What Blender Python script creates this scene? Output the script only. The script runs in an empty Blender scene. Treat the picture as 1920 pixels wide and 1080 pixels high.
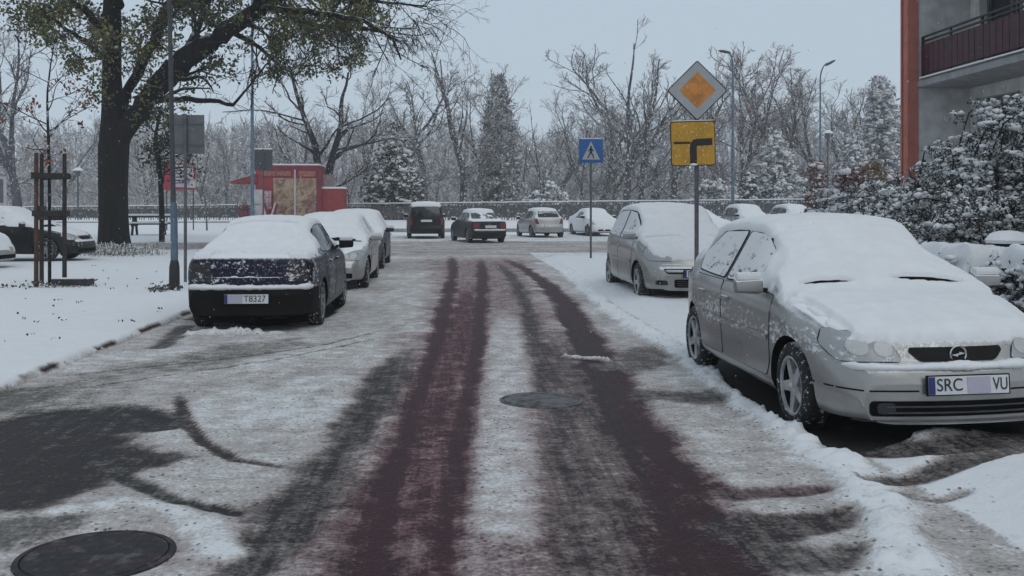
import bpy, bmesh, math, random
import numpy as np
from mathutils import Vector, Matrix
from mathutils.bvhtree import BVHTree

random.seed(7)
RNG = np.random.default_rng(7)
SC = bpy.context.scene
COL = SC.collection

# ------------------------------------------------------------------ camera, sky, sun
FPX, HCAM, HORY = 1880.0, 1.54, 388.0          # focal length in photo pixels, eye height, horizon row
YAW = math.atan((960 - 848) / FPX)             # the street runs along +Y, the camera looks a little to its right
cd = bpy.data.cameras.new('camera')
cam = bpy.data.objects.new('camera', cd); COL.objects.link(cam)
cd.sensor_width = 36.0
cd.lens = 36.0 * FPX / 1920.0
cd.shift_y = -(540 - HORY) / 1920.0
cd.clip_start = 0.05; cd.clip_end = 3000
cam.location = (0, 0, HCAM)
cam.rotation_euler = (math.radians(90), 0, -YAW)
SC.camera = cam

SUN_EL, SUN_AZ = math.radians(48), math.radians(150)
world = bpy.data.worlds.new('World'); SC.world = world
world.use_nodes = True
wn = world.node_tree; wn.nodes.clear()
w_out = wn.nodes.new('ShaderNodeOutputWorld')
w_bg = wn.nodes.new('ShaderNodeBackground'); w_bg.inputs['Strength'].default_value = 0.1
w_sky = wn.nodes.new('ShaderNodeTexSky'); w_sky.sky_type = 'NISHITA'; w_sky.sun_disc = False
w_sky.sun_elevation = SUN_EL; w_sky.sun_rotation = SUN_AZ
w_sky.dust_density = 4.0; w_sky.air_density = 1.0
w_mix = wn.nodes.new('ShaderNodeMix'); w_mix.data_type = 'RGBA'
w_mix.inputs[0].default_value = 0.90            # closed snow cloud over the clear sky
w_mix.inputs[7].default_value = (5.12, 6.12, 7.05, 1)
wn.links.new(w_sky.outputs[0], w_mix.inputs[6])
wn.links.new(w_mix.outputs[2], w_bg.inputs['Color'])
wn.links.new(w_bg.outputs[0], w_out.inputs['Surface'])

sd = bpy.data.lights.new('sun', 'SUN'); sd.energy = 0.55; sd.angle = math.radians(40); sd.color = (1.0, 0.97, 0.93)
sun = bpy.data.objects.new('sun', sd); COL.objects.link(sun)
sun.rotation_euler = (math.radians(90) - SUN_EL, 0, math.pi - SUN_AZ)
SC.view_settings.view_transform = 'Standard'
SC.view_settings.look = 'None'
SC.view_settings.exposure = 0.0
SC.view_settings.gamma = 1.0
SC.cycles.volume_bounces = 1
SC.cycles.max_bounces = 6
SC.cycles.transparent_max_bounces = 8

# ------------------------------------------------------------------ placing things
_c, _s = math.cos(YAW), math.sin(YAW)
def wp(px, d, z=0.0):
    """point at camera depth d seen at photo column px"""
    u = (px - 960) / FPX
    return Vector(((u * _c + _s) * d, (_c - u * _s) * d, z))
def wpz(px, py, d):
    return wp(px, d, HCAM + (HORY - py) * d / FPX)
def gp(px, py, z=0.0):
    """point of the level z seen at a photo pixel"""
    return wp(px, FPX * (HCAM - z) / (py - HORY), z)

# ------------------------------------------------------------------ objects
def link(o, parent=None):
    COL.objects.link(o)
    if parent is not None: o.parent = parent
    return o
def tag(o, label=None, cat=None, group=None, kind=None):
    if label: o['label'] = label
    if cat: o['category'] = cat
    if group: o['group'] = group
    if kind: o['kind'] = kind
    return o
def thing(name, label, cat, loc=(0, 0, 0), rz=0.0, group=None):
    o = bpy.data.objects.new(name, None); o.empty_display_size = 0.2
    link(o); o.location = loc; o.rotation_euler = (0, 0, rz)
    return tag(o, label, cat, group)
def copy_tree(o, parent=None):
    c = o.copy(); COL.objects.link(c)
    if parent is not None: c.parent = parent
    for ch in [x for x in bpy.data.objects if x.parent == o and x != c]:
        copy_tree(ch, c)
    return c
def mesh_np(name, V, F, mats=(), smooth=True, midx=None):
    """F: list of arrays (m,3) or (m,4)"""
    me = bpy.data.meshes.new(name)
    V = np.asarray(V, dtype=np.float32).reshape(-1, 3)
    if isinstance(F, np.ndarray): F = [F]
    F = [np.asarray(f, dtype=np.int32) for f in F if len(f)]
    me.vertices.add(len(V)); me.vertices.foreach_set('co', V.ravel())
    nl = sum(f.size for f in F); nf = sum(len(f) for f in F)
    me.loops.add(nl); me.polygons.add(nf)
    if nl:
        me.loops.foreach_set('vertex_index', np.concatenate([f.ravel() for f in F]))
        tot = np.concatenate([np.full(len(f), f.shape[1], dtype=np.int32) for f in F])
        st = np.concatenate([[0], np.cumsum(tot)[:-1]]).astype(np.int32)
        me.polygons.foreach_set('loop_start', st)
        me.polygons.foreach_set('use_smooth', np.full(nf, smooth, dtype=bool))
        if midx is not None: me.polygons.foreach_set('material_index', np.asarray(midx, dtype=np.int32))
    me.update(calc_edges=True); me.validate()
    for m in mats: me.materials.append(m)
    return me
def obj_np(name, V, F, mats, parent=None, smooth=True, midx=None):
    if not isinstance(mats, (list, tuple)): mats = [mats]
    return link(bpy.data.objects.new(name, mesh_np(name, V, F, mats, smooth, midx)), parent)

class MB:
    """collects shapes for ONE mesh"""
    def __init__(s): s.v, s.f, s.m, s.n = [], [], [], 0
    def add(s, V, F, mi=0):
        V = [tuple(p) for p in V]
        for f in F: s.f.append(tuple(i + s.n for i in f)); s.m.append(mi)
        s.v += V; s.n += len(V); return s
    def box(s, c, d, mi=0, rz=0.0, rx=0.0, ry=0.0):
        M = Matrix.Rotation(rz, 3, 'Z') @ Matrix.Rotation(ry, 3, 'Y') @ Matrix.Rotation(rx, 3, 'X')
        c = Vector(c); h = Vector(d) / 2
        V = [c + M @ Vector((sx * h.x, sy * h.y, sz * h.z)) for sx in (-1, 1) for sy in (-1, 1) for sz in (-1, 1)]
        return s.add(V, [(0, 1, 3, 2), (4, 6, 7, 5), (0, 4, 5, 1), (2, 3, 7, 6), (0, 2, 6, 4), (1, 5, 7, 3)], mi)
    def tube(s, pts, rad, n=10, mi=0, cap=True):
        pts = [Vector(p) for p in pts]
        if not hasattr(rad, '__len__'): rad = [rad] * len(pts)
        V, F = [], []
        for i, p in enumerate(pts):
            t = (pts[min(i + 1, len(pts) - 1)] - pts[max(i - 1, 0)]).normalized()
            a = Vector((0, 1, 0)) if abs(t.y) < .9 else Vector((1, 0, 0))
            u = t.cross(a).normalized(); w = t.cross(u)
            for k in range(n):
                an = 2 * math.pi * k / n
                V.append(p + rad[i] * (math.cos(an) * u + math.sin(an) * w))
        for i in range(len(pts) - 1):
            for k in range(n):
                F.append((i * n + k, i * n + (k + 1) % n, (i + 1) * n + (k + 1) % n, (i + 1) * n + k))
        if cap:
            F.append(tuple(range(n))[::-1]); F.append(tuple((len(pts) - 1) * n + k for k in range(n)))
        return s.add(V, F, mi)
    def lathe(s, prof, n=24, c=(0, 0, 0), axis='Z', mi=0, closed=False, cap=True):
        """prof: (radius, height)"""
        V, F = [], []
        for r, h in prof:
            for k in range(n):
                a = 2 * math.pi * k / n
                x, y = r * math.cos(a), r * math.sin(a)
                p = (x, y, h) if axis == 'Z' else ((h, x, y) if axis == 'X' else (x, h, y))
                V.append(Vector(p) + Vector(c))
        m = len(prof)
        for i in range(m - 1 + (1 if closed else 0)):
            j = (i + 1) % m
            for k in range(n):
                F.append((i * n + k, i * n + (k + 1) % n, j * n + (k + 1) % n, j * n + k))
        if not closed and cap:
            if prof[0][0] > 1e-4: F.append(tuple(range(n))[::-1])
            if prof[-1][0] > 1e-4: F.append(tuple((m - 1) * n + k for k in range(n)))
        return s.add(V, F, mi)
    def prism(s, poly, o, ux, uy, th, mi=0):
        """poly (a,b) in the plane o + a*ux + b*uy, extruded by th along ux x uy"""
        o, ux, uy = Vector(o), Vector(ux), Vector(uy); nn = ux.cross(uy).normalized() * th
        A = [o + a * ux + b * uy for a, b in poly]; B = [p + nn for p in A]; k = len(poly)
        return s.add(A + B, [tuple(range(k))[::-1], tuple(range(k, 2 * k))] + [(i, (i + 1) % k, (i + 1) % k + k, i + k) for i in range(k)], mi)
    def build(s, name, mats, parent=None, smooth=False, bevel=0.0, sharp=None):
        if not isinstance(mats, (list, tuple)): mats = [mats]
        me = bpy.data.meshes.new(name); me.from_pydata(s.v, [], s.f)
        bm = bmesh.new(); bm.from_mesh(me)
        for f, mi in zip(bm.faces, s.m): f.material_index = mi; f.smooth = smooth or bevel > 0
        if bevel > 0:
            bmesh.ops.bevel(bm, geom=[e for e in bm.edges if len(e.link_faces) == 2 and e.calc_face_angle(0) > .6], offset=bevel, segments=2, affect='EDGES', profile=.7)
        bmesh.ops.recalc_face_normals(bm, faces=bm.faces)
        bm.to_mesh(me); bm.free()
        for m in mats: me.materials.append(m)
        if smooth or bevel > 0: me.set_sharp_from_angle(angle=sharp or math.radians(40))
        return link(bpy.data.objects.new(name, me), parent)

def text_obj(txt, size, mat, parent, name='lettering', width=None):
    cu = bpy.data.curves.new('t', 'FONT'); cu.body = txt; cu.size = size; cu.extrude = 0.0008
    cu.align_x = 'CENTER'; cu.align_y = 'CENTER'
    o = bpy.data.objects.new('t', cu); COL.objects.link(o)
    dg = bpy.context.evaluated_depsgraph_get()
    me = bpy.data.meshes.new_from_object(o.evaluated_get(dg)); me.name = name
    bpy.data.objects.remove(o); bpy.data.curves.remove(cu)
    if width:
        xs = [v.co.x for v in me.vertices]; k = width / (max(xs) - min(xs))
        for v in me.vertices: v.co.x *= k
    me.materials.clear(); me.materials.append(mat)
    return link(bpy.data.objects.new(name, me), parent)

# ------------------------------------------------------------------ numpy noise
def _hash(ix, iy, seed):
    h = (ix.astype(np.int64) * 374761393 + iy.astype(np.int64) * 668265263 + seed * 974711) & 0xffffffff
    h = ((h ^ (h >> 13)) * 1274126177) & 0xffffffff
    return ((h ^ (h >> 16)) & 0xffff) / 65535.0
def vnoise(x, y, seed=0):
    x0, y0 = np.floor(x), np.floor(y); fx, fy = x - x0, y - y0
    fx = fx * fx * (3 - 2 * fx); fy = fy * fy * (3 - 2 * fy)
    a, b = _hash(x0, y0, seed), _hash(x0 + 1, y0, seed); c, d = _hash(x0, y0 + 1, seed), _hash(x0 + 1, y0 + 1, seed)
    return (a * (1 - fx) + b * fx) * (1 - fy) + (c * (1 - fx) + d * fx) * fy
def fbm(x, y, seed=0, oct=4):
    r, a, t = 0, .5, 0
    for i in range(oct):
        r = r + a * vnoise(x * 2 ** i + i * 17.3, y * 2 ** i - i * 9.1, seed + i); t += a; a *= .5
    return r / t
def sstep(a, b, x):
    t = np.clip((x - a) / (b - a), 0, 1); return t * t * (3 - 2 * t)

# ------------------------------------------------------------------ materials
class G:
    """tiny node builder"""
    def __init__(s, name):
        s.m = bpy.data.materials.new(name); s.m.use_nodes = True
        s.t = s.m.node_tree; s.t.nodes.clear()
        s.out = s.t.nodes.new('ShaderNodeOutputMaterial')
        s.b = s.t.nodes.new('ShaderNodeBsdfPrincipled'); s.t.links.new(s.b.outputs[0], s.out.inputs[0])
    def n(s, ty, **kw):
        nd = s.t.nodes.new(ty)
        for k, v in kw.items(): setattr(nd, k, v)
        return nd
    def put(s, sock, v):
        if isinstance(v, bpy.types.NodeSocket): s.t.links.new(v, sock)
        elif isinstance(v, (tuple, list)) and len(v) == 3 and sock.type == 'RGBA': sock.default_value = (*v, 1)
        else: sock.default_value = v
    def math(s, op, a, b=0.0, c=0.0, clamp=False):
        nd = s.n('ShaderNodeMath', operation=op, use_clamp=clamp)
        s.put(nd.inputs[0], a); s.put(nd.inputs[1], b); s.put(nd.inputs[2], c); return nd.outputs[0]
    def mix(s, f, a, b):
        nd = s.n('ShaderNodeMix', data_type='RGBA'); s.put(nd.inputs[0], f); s.put(nd.inputs[6], a); s.put(nd.inputs[7], b); return nd.outputs[2]
    def rng(s, v, a, b, c=0.0, d=1.0):
        nd = s.n('ShaderNodeMapRange', interpolation_type='SMOOTHSTEP'); s.put(nd.inputs[0], v)
        for i, q in enumerate((a, b, c, d)): s.put(nd.inputs[1 + i], q)
        return nd.outputs[0]
    def coord(s, scale=(1, 1, 1), kind='Object', rot=(0, 0, 0)):
        tc = s.n('ShaderNodeTexCoord'); mp = s.n('ShaderNodeMapping'); s.t.links.new(tc.outputs[kind], mp.inputs[0])
        mp.inputs['Scale'].default_value = scale; mp.inputs['Rotation'].default_value = rot; return mp.outputs[0]
    def noise(s, scale, detail=3, rough=.55, vec=None, dist=0.0):
        nd = s.n('ShaderNodeTexNoise'); nd.inputs['Scale'].default_value = scale; nd.inputs['Detail'].default_value = detail
        nd.inputs['Roughness'].default_value = rough; nd.inputs['Distortion'].default_value = dist
        s.t.links.new(vec if vec is not None else s.coord(), nd.inputs['Vector']); return nd.outputs[0]
    def ramp(s, v, stops):
        nd = s.n('ShaderNodeValToRGB'); s.put(nd.inputs[0], v); e = nd.color_ramp.elements
        while len(e) < len(stops): e.new(.5)
        for q, (p, c) in zip(e, stops): q.position = p; q.color = (*c, 1) if hasattr(c, '__len__') else (c, c, c, 1)
        return nd.outputs[0]
    def nz(s):
        g = s.n('ShaderNodeNewGeometry'); x = s.n('ShaderNodeSeparateXYZ'); s.t.links.new(g.outputs['Normal'], x.inputs[0]); return x.outputs[2]
    def bump(s, h, strength=.3, dist=.01):
        nd = s.n('ShaderNodeBump'); nd.inputs['Strength'].default_value = strength; nd.inputs['Distance'].default_value = dist
        s.put(nd.inputs['Height'], h); s.t.links.new(nd.outputs[0], s.b.inputs['Normal'])
    def set(s, **kw):
        for k, v in kw.items(): s.put(s.b.inputs[k.replace('_', ' ')], v)
        return s.m

SNOW = (.78, .78, .785)
def M_plain(name, col, rough=.6, metal=0.0, var=.25, scale=6.0, bump=.15, bd=.005, spec=.5):
    g = G(name); n = g.noise(scale, 4)
    c = g.mix(g.rng(n, .3, .7), [q * (1 - var) for q in col], [min(1, q * (1 + var)) for q in col])
    if bump: g.bump(g.noise(scale * 6, 3), bump, bd)
    return g.set(Base_Color=c, Roughness=rough, Metallic=metal, Specular_IOR_Level=spec)
def M_snowy(name, col, lo=.35, hi=.75, amp=.6, scale=8.0, rough=.85, var=.35, snow=SNOW, cling=0.0, cscale=25.0, metal=0.0):
    """base colour with snow lying on what faces up; cling adds wind-blown snow on the rest"""
    g = G(name); n = g.noise(scale, 4, .6)
    base = g.mix(g.rng(g.noise(scale * .7, 4), .3, .7), [q * (1 - var) for q in col], [q * (1 + var) for q in col])
    f = g.rng(g.math('ADD', g.nz(), g.math('MULTIPLY', g.math('SUBTRACT', n, .5), amp)), lo, hi)
    if cling:
        k = g.rng(g.noise(cscale, 5, .7), .62 - cling * .35, .70 - cling * .3)
        f = g.math('MAXIMUM', f, k)
    g.bump(n, .4, .02)
    return g.set(Base_Color=g.mix(f, base, snow), Roughness=rough, Metallic=metal)
def M_snow(name='snow', tint=SNOW, scale=9.0):
    g = G(name); n = g.noise(scale, 6, .6); n2 = g.noise(scale * 11, 3, .6)
    g.bump(g.math('ADD', n, g.math('MULTIPLY', n2, .25)), .35, .02)
    c = g.mix(g.rng(n, .3, .75), [q * .93 for q in tint], tint)
    return g.set(Base_Color=c, Roughness=.75, Specular_IOR_Level=.2, Subsurface_Weight=0.0)
def M_paint(name, col, frost=.2, metal=.3, rough=.38, dirt=.25, fz=(.15, .95), fscale=22.0, coat=.2, spec=.4):
    """car paint, road dirt low down, frozen snow sticking to it in patches"""
    g = G(name); co = g.coord()
    big = g.noise(2.2, 3, .6); fine = g.noise(fscale, 6, .75, g.coord((1, .55, 1)))
    sx = g.n('ShaderNodeSeparateXYZ'); g.t.links.new(co, sx.inputs[0]); z = sx.outputs[2]
    d = g.math('MULTIPLY', g.rng(z, .75, .2), g.rng(g.noise(5, 5), .3, .8))
    c = g.mix(g.math('MULTIPLY', d, dirt), col, (.10, .095, .09))
    zz = g.math('MULTIPLY', g.rng(z, fz[0], fz[0] + .2), g.rng(z, fz[1] + .25, fz[1] - .1))
    th = g.math('ADD', g.math('ADD', fine, g.math('MULTIPLY', big, .35)), g.math('MULTIPLY', zz, frost * .6))
    f = g.rng(th, .97, 1.09)
    up = g.rng(g.math('ADD', g.nz(), g.math('MULTIPLY', g.math('SUBTRACT', fine, .5), .5)), .5, .8)
    f = g.math('MAXIMUM', f, up)
    g.bump(f, .5, .006)
    rg = g.math('ADD', g.math('MULTIPLY', f, .4), rough)
    me = g.math('MULTIPLY', g.math('SUBTRACT', 1.0, f), metal)
    return g.set(Base_Color=g.mix(f, c, SNOW), Roughness=rg, Metallic=me, Coat_Weight=coat, Coat_Roughness=.15, Specular_IOR_Level=spec)
def M_glass_dark(name, frost=.4, col=(.012, .014, .016), fscale=9.0, sm=1.0):
    """tinted car glass seen from outside with snow frozen on it"""
    g = G(name); fine = g.noise(fscale, 6, .75, g.coord((1, .7, 1.5))); big = g.noise(1.7, 3)
    f = g.rng(g.math('ADD', fine, g.math('MULTIPLY', big, .5)), 1.0 - frost * .55, 1.0 - frost * .55 + .12)
    g.bump(f, .4, .006)
    return g.set(Base_Color=g.mix(f, col, [q * .92 for q in SNOW]), Roughness=g.math('ADD', g.math('MULTIPLY', f, .6), .08), Specular_IOR_Level=.5)

MT = {}
MT['snow'] = M_snow()
MT['car_snow'] = M_snow('car_snow', (.78, .78, .785), 7.0)
MT['black_plastic'] = M_plain('black_plastic', (.009, .009, .009), .7, var=.3, bump=.1, spec=.2)
MT['under'] = M_plain('underbody', (.005, .005, .005), .9, spec=.1)
MT['tyre'] = M_snowy('tyre', (.012, .012, .012), .7, 1.1, .5, 20, .8, cling=.12, cscale=30)
MT['rim'] = M_snowy('alloy_rim', (.36, .365, .37), .8, 1.2, .4, 14, .45, cling=.10, cscale=18, metal=.15)
MT['steel_rim'] = M_snowy('steel_rim', (.17, .172, .175), .8, 1.2, .4, 14, .5, cling=.15, metal=.1)
MT['chrome'] = M_plain('chrome', (.6, .6, .6), .25, .9, .1)
MT['plate'] = M_plain('plate_white', (.62, .62, .64), .45, var=.06)
MT['plate_blank'] = M_plain('plate_blank', (.42, .40, .48), .5, var=.05)
MT['plate_blue'] = M_plain('plate_blue', (.02, .03, .16), .45)
MT['ink'] = M_plain('black_ink', (.012, .012, .012), .5)
MT['lamp_glass'] = M_glass_dark('headlight_glass', .42, (.33, .335, .34), 16)
MT['red_lamp'] = M_glass_dark('tail_lamp_red', .2, (.16, .012, .02), 18)
MT['dark_lamp'] = M_glass_dark('tail_lamp_dark', .45, (.012, .006, .008), 16)
MT['glass'] = M_glass_dark('car_glass', .35)
MT['glass_snowy'] = M_glass_dark('car_glass_snowy', .95)
MT['glass_clear'] = M_glass_dark('car_glass_clear', .05)

MT['glass_part'] = M_glass_dark('car_glass_part', .78, (.05, .052, .06), 8)

MT['reflector'] = M_glass_dark('lamp_reflector', .40, (.47, .47, .46), 30)
# ------------------------------------------------------------------ plant helpers
def tubes_np(polys, sides=3):
    """polys: list of (points (K,3), radii (K)) -> vertices, quads"""
    by = {}
    for P, R in polys: by.setdefault(len(P), []).append((P, R))
    Vs, Fs, n0 = [], [], 0
    an = np.linspace(0, 2 * np.pi, sides, endpoint=False)
    for K, L in by.items():
        P = np.array([p for p, _ in L], float); R = np.array([r for _, r in L], float); n = len(L)
        t = np.gradient(P, axis=1); t /= np.linalg.norm(t, axis=2, keepdims=True) + 1e-9
        ref = np.where(np.abs(t[..., :1]) < .85, np.array([1., 0, 0]), np.array([0, 1., 0]))
        u = np.cross(t, ref); u /= np.linalg.norm(u, axis=2, keepdims=True) + 1e-9; w = np.cross(t, u)
        ring = P[:, :, None] + R[:, :, None, None] * (np.cos(an)[None, None, :, None] * u[:, :, None] + np.sin(an)[None, None, :, None] * w[:, :, None])
        idx = n0 + np.arange(n * K * sides).reshape(n, K, sides); nx = np.roll(idx, -1, 2)
        F = np.stack([idx[:, :-1], nx[:, :-1], nx[:, 1:], idx[:, 1:]], -1).reshape(-1, 4)
        Vs.append(ring.reshape(-1, 3)); Fs.append(F); n0 += n * K * sides
    return np.concatenate(Vs), np.concatenate(Fs)
def leaf_quads(P, s0, s1, rng, aspect=.65, droop=0.0):
    n = len(P); s = rng.uniform(s0, s1, n)[:, None]
    a = rng.normal(size=(n, 3)); a[:, 2] -= droop; a /= np.linalg.norm(a, axis=1, keepdims=True)
    b = rng.normal(size=(n, 3)); b -= (a * b).sum(1, keepdims=True) * a; b /= np.linalg.norm(b, axis=1, keepdims=True)
    V = np.stack([P - a * s * .5, P + b * s * aspect * .5 , P + a * s * .5, P - b * s * aspect * .5], 1).reshape(-1, 3)
    return V, np.arange(4 * n).reshape(n, 4)
def unit(v): return v / (np.linalg.norm(v) + 1e-9)
def grow_branch(rng, p, d, L, r0, r1, K, wob, up):
    P = [p]; d = unit(d)
    for i in range(K - 1):
        d = unit(d + rng.normal(0, wob, 3) + np.array([0, 0, up]))
        P.append(P[-1] + d * L / (K - 1))
    return np.array(P), np.linspace(r0, r1, K)
def tilt_dir(rng, t, ang):
    r = rng.normal(size=3); r = unit(r - r.dot(t) * t); return unit(t * math.cos(ang) + r * math.sin(ang))
def ramify(rng, parents, spec):
    """spec: list of dict(n, len, ang, K, wob, up, t0, rk) per level; returns list of levels"""
    levels = []
    cur = parents
    for sp in spec:
        nxt = []
        for P, R in cur:
            L = np.linalg.norm(np.diff(P, axis=0), axis=1).sum(); n = sp['n']
            n = max(1, int(n * (.75 + .5 * rng.random()) * (sp.get('per', 0) * L if sp.get('per') else 1)))
            for _ in range(n):
                t = sp['t0'] + (1 - sp['t0']) * rng.random() ** .8; f = t * (len(P) - 1); i = min(int(f), len(P) - 2)
                p = P[i] + (P[i + 1] - P[i]) * (f - i); tg = unit(P[i + 1] - P[i]); r = (R[i] + (R[i + 1] - R[i]) * (f - i)) * sp.get('rk', .6)
                l = (sp['abs'] if 'abs' in sp else L * sp['len']) * (.6 + .7 * rng.random()) * (1.15 - .6 * t)
                d = tilt_dir(rng, tg, math.radians(sp['ang']) * (.7 + .6 * rng.random()))
                nxt.append(grow_branch(rng, p, d, l, max(r, sp['rmin']), sp['rmin'], sp['K'], sp['wob'], sp['up']))
        levels.append(nxt); cur = nxt
    return levels
def blob_np(c, r, rng, sub=1, squash=.6, noise=.3):
    """snow clumps: one lumpy flattened ball per centre"""
    bm = bmesh.new(); bmesh.ops.create_icosphere(bm, subdivisions=sub, radius=1); base = np.array([v.co[:] for v in bm.verts]); F = np.array([[v.index for v in f.verts] for f in bm.faces]); bm.free()
    n = len(c); k = len(base)
    sc = (1 + noise * rng.normal(size=(n, k, 1)) * .6)
    st = np.stack([rng.uniform(.7, 1.4, n), rng.uniform(.7, 1.4, n), np.full(n, squash)], 1)
    V = c[:, None] + base[None] * sc * st[:, None] * np.asarray(r)[:, None, None]
    return V.reshape(-1, 3), (F[None] + (np.arange(n) * k)[:, None, None]).reshape(-1, 3)

MT['bark_near'] = M_snowy('dark_wet_bark', (.009, .0085, .008), .78, 1.2, .7, 5, .85, cling=.10, cscale=7)
MT['bark_mid'] = M_snowy('bark', (.060, .056, .057), .45, .95, .6, 4, .9, cling=.25, cscale=5)
MT['twig'] = M_snowy('snowy_twigs', (.165, .145, .145), .40, .95, .6, 3, .9, cling=.28, cscale=3)  # base colour paled to stand in for haze on distant crowns
MT['twig_red'] = M_snowy('reddish_twigs', (.185, .095, .092), .40, .95, .6, 3, .9, cling=.26, cscale=4)
MT['bark_grey'] = M_snowy('grey_purple_bark', (.075, .072, .085), .55, .95, .6, 4, .9, cling=.12, cscale=6)
MT['leaf_green'] = M_snowy('dark_green_leaves', (.036, .040, .012), 1.0, 1.5, .5, 2.5, .7, var=.6, cling=.06, cscale=6)
MT['leaf_olive'] = M_snowy('olive_leaves', (.095, .095, .024), 1.0, 1.5, .5, 2.5, .7, var=.5, cling=.06, cscale=6)
MT['leaf_brown'] = M_snowy('russet_leaves', (.16, .052, .030), .8, 1.2, .5, 5, .7, var=.5, cling=.1, cscale=8)
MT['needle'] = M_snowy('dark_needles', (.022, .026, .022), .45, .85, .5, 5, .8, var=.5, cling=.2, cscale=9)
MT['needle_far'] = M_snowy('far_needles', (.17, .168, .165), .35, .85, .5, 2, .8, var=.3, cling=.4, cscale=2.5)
MT['shrub_leaf'] = M_snowy('shrub_leaves', (.030, .032, .028), .42, .9, .5, 6, .7, var=.5, cling=.30, cscale=14)

def bare_tree_mesh(seed, H, r, fork, n1=9, spread=38, up=.05, twig=.016, dens=1.0, levels=4):
    """meshes (trunk+limbs, twigs) of a leafless tree standing at the origin"""
    rng = np.random.default_rng(seed)
    tr, R = grow_branch(rng, np.array([0, 0, -.3]), np.array([rng.normal(0, .05), rng.normal(0, .05), 1]), H * fork, r, r * .72, 8, .05, .03)
    leaders = []
    k = rng.integers(2, 4)
    for i in range(k):
        d = tilt_dir(rng, unit(tr[-1] - tr[-2]), math.radians(rng.uniform(10, 26)))
        leaders.append(grow_branch(rng, tr[-1], d, H * (1 - fork) * rng.uniform(.75, 1.0), r * .6, r * .12, 10, .10, .05))
    sp = [dict(n=n1 * dens, len=.45, ang=spread, K=7, wob=.16, up=up, t0=.10, rk=.55, rmin=twig * 1.6),
          dict(n=7 * dens, len=.48, ang=42, K=5, wob=.18, up=up, t0=.15, rk=.6, rmin=twig),
          dict(n=6 * dens, len=.50, ang=45, K=4, wob=.2, up=up * .6, t0=.15, rk=.7, rmin=twig * .75)]
    if levels == 3: sp = sp[:2] + [dict(sp[2])]
    low = [grow_branch(rng, tr[rng.integers(4, 8)], tilt_dir(rng, np.array([0, 0, 1.]), math.radians(60)), H * .22, r * .25, twig, 7, .15, .06) for _ in range(3)]
    L = ramify(rng, leaders + low, sp)
    tv, tf = tubes_np([(tr, R)] + leaders, 9); lv, lf = tubes_np(L[0] + low, 5)
    V1 = np.concatenate([tv, lv]); F1 = np.concatenate([tf, lf + len(tv)])
    a, b = tubes_np(L[1], 3); c, d = tubes_np(L[2], 3)
    return (V1, F1), (np.concatenate([a, c]), np.concatenate([b, d + len(a)]))
def conifer_mesh(seed, H, R, n=520, leaf=(.25, .5), snow=True, hang=.25, base=.08, top_w=.1, shape=.85):
    rng = np.random.default_rng(seed); C, S, SR = [], [], []; polys = []
    for i in range(n):
        t = rng.random() ** .8; z = H * (base + (1 - base) * t); rad = R * ((1 - t) ** shape + top_w * (1 - t)) * rng.uniform(.75, 1.12); a = rng.random() * 2 * math.pi; rad *= .62 + .75 * float(fbm(np.array([a * 1.3 + 9]), np.array([t * 5.0]), seed, 3)[0])
        tip = np.array([rad * math.cos(a), rad * math.sin(a), z - hang * rad])
        polys.append((np.array([[0, 0, z], (tip + [0, 0, z]) * .5 + [0, 0, -.0], tip]) * 1.0, np.array([.03, .02, .008])))
        m = max(2, int(rad * 5))
        for q in np.linspace(.25, 1, m):
            C.append(np.array([0, 0, z]) * (1 - q) + tip * q + rng.normal(0, .06 * R, 3))
        if snow:
            for q in (.55, .82, 1.0): S.append(np.array([0, 0, z]) * (1 - q) + tip * q + [0, 0, .06 * R ** .5] + rng.normal(0, .03, 3)); SR.append(rng.uniform(.05, .13) * R ** .6 * 1.2)
    C = np.repeat(np.array(C), 7, 0) + rng.normal(0, .075 * R, (len(C) * 7, 3))
    LV, LF = leaf_quads(C, *leaf, rng, .35, .5)
    tr = (np.array([[0, 0, -.2], [0, 0, H * .5], [0, 0, H * .98]]), np.array([H * .022, H * .013, .02]))
    tv, tf = tubes_np([tr], 8); bv, bf = tubes_np(polys, 3)
    out = [(np.concatenate([tv, bv]), np.concatenate([tf, bf + len(tv)])), (LV, LF)]
    if snow: out.append(blob_np(np.array(S), SR, rng, 1, .55))
    return out
def bushy_np(rng, centres, rad, leaves, leaf, snow_r=None, snow_p=1.0, squash=.55, sub=1):
    """leaf clumps round the centres and snow lying on top of them"""
    n = len(centres); C = np.repeat(centres, leaves, 0); rr = np.repeat(np.asarray(rad), leaves)
    P = C + rng.normal(size=(len(C), 3)) * rr[:, None] * np.array([.55, .55, .45])
    LV, LF = leaf_quads(P, *leaf, rng, .5, .3)
    sel = rng.random(n) < snow_p
    S = np.repeat(centres[sel], 4, 0); r3 = np.repeat(np.asarray(rad)[sel], 4); q = rng.normal(size=(len(S), 3)) * np.array([.55, .55, .32]); q[:, 2] = np.abs(q[:, 2]) + .10
    S = S + q * r3[:, None]
    SV, SF = blob_np(S, r3 * (snow_r or .55) * rng.uniform(.35, .95, len(S)), rng, sub, squash * 1.35, .45)
    return (LV, LF), (SV, SF)
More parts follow.
